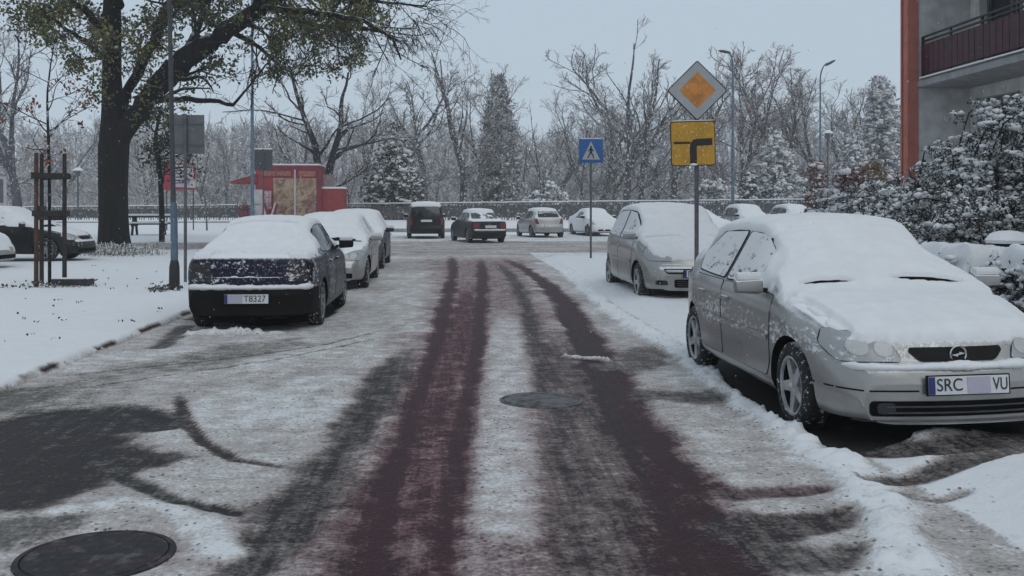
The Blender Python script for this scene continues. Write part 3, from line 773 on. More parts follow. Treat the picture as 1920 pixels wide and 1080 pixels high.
def tracks_def():
    """wheel marks etc. as ground polylines: (points, target snow amount, redness, softness)"""
    def T(pts, s, red=0.0, soft=.5, h=0.0):
        P = []
        for x, y, hw in pts:
            p = gp(x, y); P.append((p.x, p.y, hw * FPX ** 0 * (HCAM / (y - HORY))))
        return P, s, red, soft, h
    return [
        # broad zones of slush first
        T([(890,1080,560),(890,900,330),(890,800,250),(900,700,185),(920,600,130),(905,520,95),(890,480,110)], .49, .6, .6),
        T([(330,690,95),(480,655,70),(600,640,50)], .50, 0, .8),
        T([(250,690,60),(90,760,90)], .55, 0, .8),
        T([(120,800,170),(60,830,150),(150,870,190),(20,930,120)], .16, .18, .5),
        T([(200,790,110),(290,800,60)], .22, 0, .6),
        T([(100,990,60),(0,1010,100)], .42, 0, .7),
        T([(60,740,60),(0,770,60)], .40, 0, .7),
        # patches left between the tracks
        T([(945,1000,70),(945,860,66),(945,760,58),(950,690,52),(950,640,40),(948,580,30)], .73, .30, .9),
        T([(560,780,130),(480,760,130),(430,800,60),(600,720,70)], .76, 0, .5),
        T([(380,900,110),(500,860,60),(440,930,70)], .70, .05, .6),
        T([(640,640,70),(720,590,50),(770,540,30)], .70, .0, .6),
        T([(1090,830,60),(1050,840,30)], .55, 0, .6),
        # the wheel tracks
        T([(470,1080,70),(590,920,66),(640,840,56),(690,770,46),(735,700,32),(775,645,20)], .27, .1, .9),
        T([(690,1080,95),(715,980,75),(745,900,48),(768,810,34),(800,710,24),(822,640,18),(840,560,14),(850,510,9),(846,480,8)], .15, 1.0, 1.1),
        T([(820,1080,50),(838,940,40),(855,850,32),(870,780,27),(888,680,19),(900,580,14),(906,520,10),(900,485,8)], .16, 1.0, 1.1),
        T([(780,1000,40),(805,850,34),(835,720,30),(868,600,22),(878,530,14)], .28, 1.0, .7),
        T([(1120,1080,85),(1095,950,68),(1070,870,50),(1045,780,38),(1030,720,30),(1005,640,20),(985,570,14),(960,520,10),(930,490,8)], .28, .25, 1.1),
        T([(1250,1080,150),(1180,950,105),(1130,850,78),(1090,760,58),(1062,690,42),(1035,620,26)], .34, .35, .9),
        T([(1380,1080,140),(1300,960,105),(1250,880,72),(1200,800,54),(1150,720,42),(1112,650,30),(1072,590,22),(1030,540,16),(985,505,10),(940,485,8)], .13, .85, 1.0),
        T([(1205,900,24),(1160,800,20),(1115,700,18),(1072,620,13),(1040,570,9)], .14, .5, .8),
        T([(1230,745,60),(1320,750,70),(1370,740,40)], .38, .05, .6),
        T([(1180,690,60),(1230,660,50)], .42, .1, .6),
        T([(1380,934,50),(1540,924,22)], .30, .55, .9),
        T([(1420,1000,110),(1560,985,60),(1620,960,20)], .26, .25, .5),
        T([(1500,1060,110),(1620,1040,40)], .32, .1, .6),
        # tight turning marks on the left
        T([(335,740,10),(345,790,13),(375,830,15),(440,868,15),(560,886,12)], .22, .25, .5),
        T([(175,855,22),(240,905,24),(330,945,22),(440,970,18)], .24, 0, .5),
        T([(100,712,5),(250,694,5),(420,676,5),(600,652,4),(760,612,3)], .30, 0, .6),
        T([(160,730,4),(330,706,4),(500,682,4),(700,640,3)], .32, 0, .6),
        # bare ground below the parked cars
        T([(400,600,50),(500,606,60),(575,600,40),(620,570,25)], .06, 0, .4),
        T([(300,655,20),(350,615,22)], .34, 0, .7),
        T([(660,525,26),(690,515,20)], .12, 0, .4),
        # snow shoved up in ridges
        T([(1050,500,14),(1085,530,14),(1135,575,16),(1200,620,24),(1290,672,28),(1400,760,34),(1520,838,42),(1600,890,50),(1650,960,60),(1700,1080,80)], 1.0, 0, .9, .022),
        T([(365,630,18),(440,628,18),(520,630,12)], 1.0, 0, .7, .03),
        T([(120,965,30),(230,950,34),(330,960,30),(390,1000,40),(420,1050,40)], .84, 0, .9, 0),
        T([(1060,672,8),(1095,674,10),(1140,680,8)], .80, 0, .6, .01),
    ]
def poly_dist(X, Y, P):
    """signed ratio distance / half width to a polyline with changing width"""
    best = np.full(X.shape, 1e9); along = np.zeros(X.shape); acc = 0.0
    for (x0, y0, h0), (x1, y1, h1) in zip(P[:-1], P[1:]):
        dx, dy = x1 - x0, y1 - y0; L = dx * dx + dy * dy + 1e-9
        t = np.clip(((X - x0) * dx + (Y - y0) * dy) / L, 0, 1)
        d = np.hypot(X - x0 - t * dx, Y - y0 - t * dy) / (h0 + (h1 - h0) * t)
        along = np.where(d < best, acc + t * math.sqrt(L), along); acc += math.sqrt(L)
        best = np.minimum(best, d)
    return best, along, acc

MANHOLES = [(gp(180, 1045), .335), (gp(1015, 752), .33)]
def build_ground():
    fx = np.arange(-5.6, 6.4, .032)
    xs = np.concatenate([-5.6 - np.cumsum(np.geomspace(.05, 30, 46))[::-1], fx, 6.4 + np.cumsum(np.geomspace(.05, 30, 46))])
    yn = [3.4]
    while yn[-1] < 60: yn.append(yn[-1] * 1.0042 + .002)
    ys = np.concatenate([3.4 - np.cumsum(np.geomspace(.05, 12, 22))[::-1], yn, yn[-1] + np.cumsum(np.geomspace(.4, 30, 40))])
    X, Y = np.meshgrid(xs, ys)
    nA = fbm(X * .9, Y * .9, 3, 5); nB = fbm(X * 5, Y * 5, 11, 4); nC = fbm(X * 1.1 + 40, Y * 4.0, 23, 4)
    nW = fbm(X * 2.0, Y * 2.0, 31, 3) - .5
    S = np.full(X.shape, .70) + .30 * (nA - .5)
    RED = np.full(X.shape, .12); H = np.zeros(X.shape)
    onroad = (X > KL) & (X < KR + .1) & (Y < YJ)
    cross = (Y >= YJ - 1.5) & (Y < 44) 
    S = np.where(cross, .60 + .5 * (nC - .5), S)
    S = np.where((Y >= 44) & (Y < 54), .80 + .3 * (nC - .5), S)
    soft_side = (X <= KL) & (Y < YJ - 1.5)
    S = np.where((Y > 54), .96, S)
    S = np.where(soft_side, 1.0, S)
    right = (X >= KR) & (Y < YJ - 4)
    S = np.where(right, .93, S)
    S = np.where((X >= KR) & (Y >= YJ - 4) & (Y < YJ), np.maximum(S, .85), S)
    # snowed-under verge lobe at the corner on the right, park ground on the left
    S = np.where((X < -6) & (Y > 26), .97, S)
    for x0, y0, hw in ((-9, 35.5, .5), (-16, 36, .6)):
        d = np.abs(Y - y0 - .03 * (X + 10)) ; S = np.where((X < -6.2) & (X > -14), np.minimum(S, .55 + .45 * sstep(.3, .8, d)), S)
    d = np.abs(Y - 63.2); S = np.where((X < -9) & (X > -36), np.minimum(S, .45 + .5 * sstep(.5, 1.6, d)), S)
    d = np.abs(Y - 57); S = np.where(X > -9, np.minimum(S, .45 + .5 * sstep(.6, 1.5, d)), S)
    for P, s, red, soft, h in tracks_def():
        m = (X > min(p[0] - 3 * p[2] for p in P)) & (X < max(p[0] + 3 * p[2] for p in P)) & (Y > min(p[1] - 4 * p[2] for p in P)) & (Y < max(p[1] + 4 * p[2] for p in P))
        r, c = np.where(m)
        if not len(r): continue
        d, al, tot = poly_dist(X[r, c], Y[r, c], P); d = d + 1.1 * soft * nW[r, c] + .5 * (nB[r, c] - .5)
        k = sstep(1 + soft * .5, 1 - soft * .7, d)
        f = min(5.0, .30 * tot) if s < .8 and len(P) > 4 else 0
        if f: k = k * sstep(-.15 * f, f, tot - al + 1.2 * nW[r, c]) * (sstep(-.1, .5, al) if P[0][1] > 5 else 1)
        kl = k * ((X[r, c] > KL - .02) | (s > .9))
        S[r, c] = S[r, c] * (1 - kl) + s * kl
        RED[r, c] = RED[r, c] * (1 - kl) + red * kl
        if h: H[r, c] += h * kl * np.clip(.25 + 1.6 * nB[r, c] + .9 * (nW[r, c]), .1, 1.6)
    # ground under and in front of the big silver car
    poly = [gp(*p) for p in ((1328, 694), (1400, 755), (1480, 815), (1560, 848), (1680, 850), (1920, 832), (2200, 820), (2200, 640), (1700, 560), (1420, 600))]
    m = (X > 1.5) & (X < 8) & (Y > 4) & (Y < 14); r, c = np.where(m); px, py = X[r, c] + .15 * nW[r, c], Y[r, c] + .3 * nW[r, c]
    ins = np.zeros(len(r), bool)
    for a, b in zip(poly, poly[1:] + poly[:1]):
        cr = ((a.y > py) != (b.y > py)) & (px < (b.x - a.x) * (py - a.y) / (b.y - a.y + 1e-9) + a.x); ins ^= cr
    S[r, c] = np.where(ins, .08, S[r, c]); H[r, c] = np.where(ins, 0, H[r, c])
    for P, s, sf in (([gp(1640, 915), gp(1760, 900), gp(1930, 868), gp(2200, 840)], .35, (.05, .16)), ([gp(1600, 850), gp(1760, 865), gp(1930, 842), gp(2200, 810)], .30, (.10, .25)), ([gp(1690, 938), gp(1760, 948), gp(1800, 940)], .5, (.03, .1)), ([gp(1780, 1000), gp(1830, 998)], .6, (.015, .05))):
        PP = [(p.x, p.y, 1.0) for p in P]; d = poly_dist(X, Y, PP)[0] + .10 * nW
        S = np.where(m, np.minimum(S, s + (1 - s) * sstep(*sf, d)), S)
    # kerb shadow painted into the snow cover as a broken dark line
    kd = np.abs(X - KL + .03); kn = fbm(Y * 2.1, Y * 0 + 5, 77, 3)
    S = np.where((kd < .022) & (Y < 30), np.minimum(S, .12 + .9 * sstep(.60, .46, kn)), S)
    S = np.clip(S, 0, 1)
    Z = ground_z(X, Y) + H
    side = (X < KL) & (Y < YJ - 1.5)
    Z += np.where(Y < 62, (.035 * S + .03 * (nB - .5) * S * sstep(.3, .8, S) + .012 * (fbm(X * 14, Y * 14, 5, 3) - .5) * S), 0)
    cr = fbm(X * 13, Y * 13, 41, 4); Z += np.clip(H, 0, .08) * (1.6 * (cr - .5) + .7 * sstep(.56, .66, cr))
    S = np.where((H > .015) & (cr < .42), np.minimum(S, .86), S)
    Z += np.where(side, .05 * (nA - .5), 0)
    Z += np.where((X > KR) & (Y < 30), .05 * sstep(KR, KR + .6, X) * S, 0)
    for p, r in MANHOLES:
        q = np.hypot(X - p.x, Y - p.y); k = sstep(r + .10, r - .01, q + .05 * nW); Z = Z * (1 - k) + .004 * k
    idx = np.arange(X.size).reshape(X.shape)
    F = np.stack([idx[:-1, :-1], idx[:-1, 1:], idx[1:, 1:], idx[1:, :-1]], -1).reshape(-1, 4)
    cx = (X[:-1, :-1] + X[1:, 1:]).ravel() / 2; cy = (Y[:-1, :-1] + Y[1:, 1:]).ravel() / 2
    road = ((cx > KL) & (cx < KR + .15) & (cy < YJ)) | ((cy >= YJ - 1.5) & (cy < 54))
    pav = (~road) & (cy < YJ)
    V = np.stack([X, Y, Z], -1).reshape(-1, 3)
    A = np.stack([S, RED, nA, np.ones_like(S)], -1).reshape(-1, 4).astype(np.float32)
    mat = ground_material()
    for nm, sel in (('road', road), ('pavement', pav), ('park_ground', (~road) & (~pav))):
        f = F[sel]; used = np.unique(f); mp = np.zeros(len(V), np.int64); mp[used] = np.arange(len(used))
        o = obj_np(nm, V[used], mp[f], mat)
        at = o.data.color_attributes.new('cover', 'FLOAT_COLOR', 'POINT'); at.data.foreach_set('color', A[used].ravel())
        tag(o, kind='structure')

def ground_material():
    g = G('snowy_ground')
    at = g.n('ShaderNodeAttribute', attribute_name='cover'); sp = g.n('ShaderNodeSeparateColor'); g.t.links.new(at.outputs['Color'], sp.inputs[0])
    S, RED = sp.outputs[0], sp.outputs[1]
    co = g.coord()
    n1 = g.noise(5, 6, .65, co); n2 = g.noise(38, 4, .7, co); n3 = g.noise(130, 3, .7, co); n4 = g.noise(8, 6, .75, g.coord((.75, 1.35, 1)))
    n5 = g.noise(2.0, 6, .7, g.coord((1.7, .55, 1)))
    n6 = g.noise(3, 5, .7, g.coord((5.5, .22, 1), rot=(0, 0, .03)))
    inv = g.math('SUBTRACT', 1.0, g.rng(S, .84, 1.0))
    amp = g.math('ADD', g.math('MULTIPLY', inv, .85), .15)
    d = g.math('ADD', g.math('ADD', g.math('MULTIPLY', g.math('SUBTRACT', n1, .5), .55), g.math('MULTIPLY', g.math('SUBTRACT', n2, .5), .75)), g.math('ADD', g.math('MULTIPLY', g.math('SUBTRACT', n4, .5), .50), g.math('ADD', g.math('MULTIPLY', g.math('SUBTRACT', n5, .5), .30), g.math('MULTIPLY', g.math('MULTIPLY', g.math('SUBTRACT', n6, .5), .50), g.rng(S, .66, .30)))))
    v = g.math('ADD', S, g.math('MULTIPLY', d, amp), clamp=True)
    asph = g.mix(g.rng(n3, .3, .7), (.015, .015, .0155), (.040, .0395, .040))
    asr = g.mix(g.rng(n3, .3, .7), (.030, .0115, .0145), (.070, .031, .037))
    base = g.mix(RED, asph, asr)
    sl = g.mix(RED, (.170, .157, .146), (.205, .122, .128))
    sl2 = g.mix(RED, (.455, .425, .40), (.47, .365, .37))
    c = g.mix(g.rng(v, .18, .42), base, sl)
    c = g.mix(g.rng(v, .38, .66), c, sl2)
    c = g.mix(g.rng(v, .62, .92), c, SNOW)
    # grit and crumbs lying on the snow of the carriageway
    vo = g.n('ShaderNodeTexVoronoi'); vo.inputs['Scale'].default_value = 19; g.t.links.new(g.coord((1, .8, 1)), vo.inputs['Vector'])
    gr = g.math('MULTIPLY', g.math('MULTIPLY', g.rng(vo.outputs['Distance'], .24, .12), g.rng(g.math('ADD', g.noise(2.2, 4, .6), g.math('MULTIPLY', inv, .16)), .54, .68)), g.rng(inv, .1, .6))
    c = g.mix(g.math('MULTIPLY', gr, .8), c, (.05, .048, .046))
    rough = g.rng(v, .1, .5, .55, .9)
    h = g.math('ADD', g.math('MULTIPLY', v, 1.0), g.math('ADD', g.math('MULTIPLY', n3, .15), g.math('MULTIPLY', n2, .3)))
    g.bump(h, .6, .03)
    return g.set(Base_Color=c, Roughness=rough, Specular_IOR_Level=.14)
build_ground()

# manhole covers
def manhole(px, py, r, label, dz=.006, slush=0.0):
    p = gp(px, py)
    t = thing('manhole_cover', label, 'manhole cover', (p.x, p.y, gz(p.x, p.y) + dz))
    g = G('cast_iron_cover'); br = g.n('ShaderNodeTexBrick'); br.inputs['Scale'].default_value = 1; br.inputs['Brick Width'].default_value = .075; br.inputs['Row Height'].default_value = .075
    br.inputs['Mortar Size'].default_value = .012; br.inputs['Color1'].default_value = br.inputs['Color2'].default_value = (1, 1, 1, 1); br.inputs['Mortar'].default_value = (0, 0, 0, 1)
    g.t.links.new(g.coord(), br.inputs['Vector'])
    n = g.noise(14, 5, .7); g.bump(br.outputs[0], .6, .006)
    c = g.mix(g.rng(n, .58, .72), (.016, .014, .015), (.14, .13, .135)); c = g.mix(g.rng(g.noise(4, 3), .45, .6), c, (.03, .013, .017))
    c = g.mix(g.math('MULTIPLY', br.outputs[1], .5), c, (.004, .004, .004))
    if slush: c = g.mix(g.rng(g.math('ADD', g.noise(9, 5, .7), slush), .80, 1.05), c, (.13, .125, .125))
    m = g.set(Base_Color=c, Roughness=.7, Metallic=.1)
    a = MB(); a.lathe([(0, .012), (r - .035, .012), (r - .03, .004)], 56); a.build('cover', m, t, smooth=True)
    b = MB(); b.lathe([(r - .028, .002), (r - .026, .011), (r, .008), (r + .01, -.03)], 56); b.build('rim', m, t, smooth=True)
    return t
# ------------------------------------------------------------------ building on the right
MT['stucco'] = M_plain('grey_stucco', (.56, .55, .54), .9, var=.16, scale=3, bump=.35, bd=.004, spec=.2)
MT['orange'] = M_plain('orange_render', (.44, .16, .125), .9, var=.12, scale=3, bump=.3, bd=.004, spec=.2)
MT['slab'] = M_plain('concrete_slab', (.27, .27, .275), .85, var=.15, scale=4, bump=.3)
MT['wine'] = M_plain('wine_red_panel', (.050, .012, .018), .6, var=.35, scale=5)
MT['iron'] = M_plain('dark_iron', (.018, .018, .019), .55)
MT['window_dark'] = M_plain('dark_pane', (.018, .019, .021), .12, var=.4, scale=1.2, bump=0)
MT['frame'] = M_plain('window_frame', (.10, .10, .10), .6)
MT['curtain'] = M_plain('net_curtain', (.14, .14, .14), .9, var=.4, scale=9)
def building():
    XB, YE, Y0 = 10.43, 22.0, 3.0
    t = thing('apartment_building', 'grey rendered apartment block with orange edge and wine red balcony rail', 'building', (XB + 3, YE - 5, 0))
    o = t.location
    def B(name, boxes, mats, parent=t, bevel=0):
        m = MB()
        for c, d, *mi in boxes: m.box(Vector(c) - o, d, mi[0] if mi else 0)
        return m.build(name, mats, parent, bevel=bevel)
    B('end_wall', [((XB + .80, YE + .16, 4.2), (1.58, .28, 11.4))], MT['stucco'])
    B('orange_fin', [((XB - .075, YE + .10, 4.2), (.25, .22, 11.6)), ((XB + 3.2, YE + .33, 4.2), (6.8, .06, 11.6))], MT['orange'])
    # facade set back behind the balconies, with the openings left free
    xf = XB + 1.25
    seg = [((xf + 5, (YE + Y0) / 2, -.2), (10, YE - Y0, 2.5))]
    ops = [(19.9, 21.6, 4.50, 6.6), (15.6, 17.4, 4.50, 6.6), (20.0, 21.7, 2.70, 3.95), (16.0, 17.6, 2.70, 3.95)]
    def row(z0, z1, oo):
        ys = [Y0] + sorted(v for a in oo for v in a[:2]) + [YE]
        for i in range(0, len(ys), 2): seg.append(((xf + .15, (ys[i] + ys[i + 1]) / 2, (z0 + z1) / 2), (.3, ys[i + 1] - ys[i], z1 - z0)))
    row(1.05, 2.70, []); row(2.70, 3.95, ops[2:]); row(3.95, 4.50, []); row(4.50, 6.6, ops[:2]); row(6.6, 9.9, [])
    B('facade', seg, MT['stucco'])
    for (a, b, z0, z1) in ops:
        w = B('window', [((xf + .22, (a + b) / 2, z1 - .04), (.10, b - a, .08)), ((xf + .22, (a + b) / 2, z0 + .04), (.10, b - a, .08)), ((xf + .22, a + .04, (z0 + z1) / 2), (.10, .08, z1 - z0 - .16)),
                         ((xf + .22, b - .04, (z0 + z1) / 2), (.10, .08, z1 - z0 - .16)), ((xf + .22, a + (b - a) * .42, (z0 + z1) / 2), (.10, .09, z1 - z0 - .16))], MT['frame'])
        B('pane', [((xf + .25, (a + b) / 2, (z0 + z1) / 2), (.02, b - a - .1, z1 - z0 - .1))], MT['window_dark'], w)
        B('curtain', [((xf + .235, a + (b - a) * .25, (z0 + z1) / 2), (.006, (b - a) * .3, z1 - z0 - .2))], MT['curtain'], w)
    for z in (4.22, 7.05):
        bl = B('balcony', [((XB + .66, (Y0 + YE) / 2, z + .09), (1.16, YE - Y0 - .02, .19))], MT['slab'], bevel=.01)
        B('slab_edge', [((XB + .045, (Y0 + YE) / 2, z + .075), (.05, YE - Y0 - .04, .13))], MT['slab'], bl)
        n = 15; posts, rails, pan = [], [], []
        for i in range(n + 1):
            y = YE - .06 - (YE - Y0 - .1) * i / n; B('rail_post', [((XB + .13, y, z + .66), (.045, .045, .98))], MT['iron'], bl)
        for zz in (1.13, 1.03, .30): rails.append(((XB + .13, (Y0 + YE) / 2, z + zz), (.05, YE - Y0 - .1, .035)))
        for i in range(n):
            y0 = YE - .06 - (YE - Y0 - .1) * i / n; dy = (YE - Y0 - .1) / n
            k = 11
            for j in range(k): pan.append(((XB + .095 + .006 * (j % 2), y0 - dy * (j + .5) / k, z + .62), (.012, dy / k * (.90 if j % 2 else .97), .66)))
        B('handrail', rails, MT['iron'], bl); B('panel', pan, MT['wine'], bl)
    # snow ledge on the railing foot
    B('snow_ledge', [((XB + .05, (Y0 + YE) / 2, 4.425), (.10, YE - Y0 - .3, .03))], MT['snow'])
    return t
building()

# ------------------------------------------------------------------ railing along the promenade
MT['fence_metal'] = M_snowy('railing_metal', (.105, .105, .108), .65, 1.0, .6, 12, .7, cling=.14, cscale=4)
def railing():
    t = thing('promenade_railing', 'long grey metal railing with snow on its top rail below the bare trees', 'railing', (0, 70, 0))
    o = t.location
    a, b = wpz(20, 384, 73), wpz(1760, 371.5, 67)
    a2 = wpz(-300, 392, 74); L0, L1 = a2, b
    n = 38; pts = [L0.lerp(L1, i / n) for i in range(n + 1)]
    for i in range(n):
        p, q = pts[i], pts[i + 1]; d = (q - p); L = d.length; rz = math.atan2(d.y, d.x); c = (p + q) / 2; zb = gz(c.x, c.y) - .05; zt = c.z
        if i % 1 == 0:
            m = MB(); m.box(Vector((p.x, p.y, (p.z + zb) / 2)) - o, (.10, .10, p.z - zb), rz=rz); m.build('post', MT['fence_metal'], t)
        m = MB(); k = int(L / .17)
        for j in range(k):
            w = p.lerp(q, (j + .5) / k); hh = zt - zb - .12
            m.box(Vector((w.x, w.y, zb + hh / 2 + .06)) - o, (.055 if j % 3 else .075, .03, hh - (0 if j % 4 else .2)), rz=rz)
        m.box(Vector((c.x, c.y + .03, zb + .30)) - o, (L - .1, .03, .05), rz=rz); m.box(Vector((c.x, c.y + .03, zt - .22)) - o, (L - .1, .03, .05), rz=rz)
        m.box(Vector((c.x, c.y + .06, zb + (zt - zb) * .5)) - o, (L - .1, .012, (zt - zb) * .62), rz=rz)
        m.build('bars', MT['fence_metal'], t)
        m = MB(); m.box(Vector((c.x, c.y, zt - .03)) - o, (L + .02, .12, .06), rz=rz); m.build('top_rail', MT['fence_metal'], t)
        m = MB(); m.box(Vector((c.x, c.y, zt + .035)) - o, (L + .02, .14, .07), rz=rz); m.build('snow', MT['snow'], t, bevel=.02)
railing()

# ------------------------------------------------------------------ kiosk
MT['kiosk_red'] = M_plain('kiosk_red', (.29, .028, .034), .5, var=.15, scale=2)
MT['kiosk_dark'] = M_plain('kiosk_wine', (.17, .016, .028), .5, var=.2, scale=2)
MT['pale'] = M_plain('pale_panel', (.46, .42, .43), .5, var=.15, scale=3)
MT['grey_metal'] = M_plain('grey_sheet', (.115, .117, .12), .5, .3, .15)
def food_panel():
    g = G('kiosk_food_picture'); co = g.coord()
    n = g.noise(1.6, 4, .6, co, 1.2); n2 = g.noise(4.5, 3, .6, co, .8)
    c = g.ramp(n, [(.30, (.10, .035, .055)), (.42, (.22, .12, .09)), (.52, (.33, .24, .15)), (.62, (.40, .31, .20)), (.74, (.30, .17, .10))])
    c = g.mix(g.rng(n2, .58, .66), c, (.13, .06, .05)); c = g.mix(g.rng(g.noise(3, 2), .66, .72), c, (.42, .36, .30))
    return g.set(Base_Color=c, Roughness=.45)
def kiosk():
    d = 62.0; p = wp(537, d); z0 = gz(p.x, p.y)
    t = thing('snack_kiosk', 'red snack kiosk with a food picture wall and a red awning by the railing', 'kiosk', (p.x, p.y, z0))
    k = d / FPX
    def bx(name, x0, x1, y0, y1, dep, mat, par=t, off=0.0, bev=0.0):
        """photo columns and rows at depth d, box of real depth dep starting off metres nearer"""
        cx = ((x0 + x1) / 2 - 537) * k; zc = HCAM + (HORY - (y0 + y1) / 2) * k - z0
        m = MB(); m.box((cx, dep / 2 - off, zc), ((x1 - x0) * k, dep, (y1 - y0) * k)); return m.build(name, mat, par, bevel=bev)
    bx('walls', 480, 598, 318, 424, 2.6, MT['kiosk_red'])
    bx('sign_band', 508, 600, 310, 322, 2.4, MT['kiosk_dark'], off=.05)
    bx('roof_snow', 510, 598, 307, 310.5, 2.2, MT['snow'], bev=.03)
    pn = bx('food_picture', 513, 593, 334, 404, .05, food_panel(), off=.06)
    bx('lettering_band', 490, 545, 321, 330, .04, M_plain('tan_band', (.26, .095, .065), .6, var=.5, scale=8), off=.07)
    bx('tan_sign', 560, 592, 321, 331, .04, M_plain('tan_sign', (.28, .11, .08), .6, var=.4, scale=8), off=.07)
    bx('pole', 552, 555, 318, 424, .06, MT['pale'], off=.18)
    bx('corner_post', 594, 602, 318, 424, .3, MT['kiosk_dark'], off=.12)
    a = bx('annex', 600, 642, 353, 424, 2.0, M_plain('annex_red', (.25, .028, .028), .55, var=.15), off=-.25)
    bx('annex_snow', 598, 644, 350, 353.5, 2.1, MT['snow'], a, off=-.2, bev=.03)
    bx('vent_box', 603, 622, 326, 350, .7, M_plain('vent_pink', (.22, .17, .18), .6), a, off=-.6)
    bx('chimney', 573, 596, 303, 311, .8, MT['grey_metal'], off=-1.0)
    bx('counter', 476, 500, 372, 424, .5, MT['pale'], off=.55)
    bx('menu_board', 480, 497, 356, 382, .06, MT['pale'], off=.62)
    bx('menu_board', 499, 512, 358, 392, .06, M_plain('menu_pink', (.35, .24, .26), .6, var=.5, scale=7), off=.6)
    m = MB()
    for px, s in ((503, 1), (516, -1)):
        cx = (px - 537) * k; m.box((cx, -1.0, .55), (.10, .05, 1.35), 0, ry=.28 * -s)
        m.box((cx + .10, -.95, .55), (.22, .04, 1.25), 1, ry=.28 * -s)
    m.build('pavement_board', [MT['pale'], MT['kiosk_dark']], t)
    # awning
    zt = HCAM + (HORY - 326) * k - z0; zl = HCAM + (HORY - 341) * k - z0; x0, x1 = (436 - 537) * k, (483 - 537) * k
    aw = MB(); V = [(x1, -.2, zt), (x1, 2.0, zt), (x0, -.4, zl), (x0, 2.0, zl), (x1, -.2, zl - .12), (x1, 2.0, zl - .12), (x0, -.4, zl - .12), (x0, 2.0, zl - .12)]
    aw.add(V, [(0, 1, 3, 2), (2, 3, 7, 6), (0, 2, 6, 4), (1, 5, 7, 3), (4, 6, 7, 5), (0, 4, 5, 1)]); aw.build('awning', M_snowy('awning_red', (.20, .03, .035), .8, 1.1, .5, 6), t)
    # flower box
    q = wp(458, d - 1.0); b = thing('flower_tub', 'dark red tub with red flowers left of the kiosk', 'planter', (q.x, q.y, z0))
    m = MB(); m.lathe([(0, 0), (.26, 0), (.34, .62), (.30, .64), (.27, .55), (0, .55)], 16); m.build('tub', MT['kiosk_dark'], b, smooth=True)
    r = np.random.default_rng(3); P = np.column_stack([r.normal(0, .22, 500), r.normal(0, .16, 500), .85 + r.normal(0, .2, 500)])
    V, F = leaf_quads(P, .07, .1, r); tag(obj_np('flowers', V, F, M_snowy('red_flowers', (.14, .02, .03), .7, 1.0, .5), b), kind='stuff')
    return t

kiosk()
# ------------------------------------------------------------------ signs, lamps, small street furniture
MT['galv'] = M_plain('galvanised', (.105, .105, .115), .5, .2, .2, 10)
MT['galv_dark'] = M_plain('galvanised_dark', (.075, .077, .085), .5, .4, .2, 10)
MT['yellow'] = M_snowy('sign_yellow', (.50, .26, .012), 2, 3, .1, 8, .5, var=.12, cling=.12, cscale=30)
MT['orange_sign'] = M_snowy('sign_orange', (.52, .20, .035), 2, 3, .1, 8, .5, var=.25, cling=.05, cscale=30)
MT['sign_white'] = M_plain('sign_white', (.36, .37, .38), .5, var=.06)
MT['sign_blue'] = M_plain('sign_blue', (.015, .10, .30), .45, var=.1)
MT['sign_back'] = M_plain('sign_back', (.125, .125, .13), .55, .3, .12, 4)
MT['ink_brown'] = M_plain('sign_black', (.016, .010, .010), .5)
def cyl_pole(parent, x, y, z0, z1, r, mat, name='pole', r1=None):
    m = MB(); m.tube([(x, y, z0), (x, y, z1)], [r, r1 or r], 14); return m.build(name, mat, parent, smooth=True)
def ribbon(pts, w):
    """flat band along a polyline in 2-D as one outline"""
    L, R = [], []
    P = [Vector(p) for p in pts]
    for i, p in enumerate(P):
        a = (P[i] - P[i - 1]).normalized() if i else (P[1] - P[0]).normalized(); b = (P[i + 1] - P[i]).normalized() if i + 1 < len(P) else a
        n1, n2 = Vector((-a.y, a.x)), Vector((-b.y, b.x)); n = (n1 + n2).normalized(); k = w / 2 / max(.4, n.dot(n1))
        L.append(p + n * k); R.append(p - n * k)
    return [tuple(v) for v in L + R[::-1]]
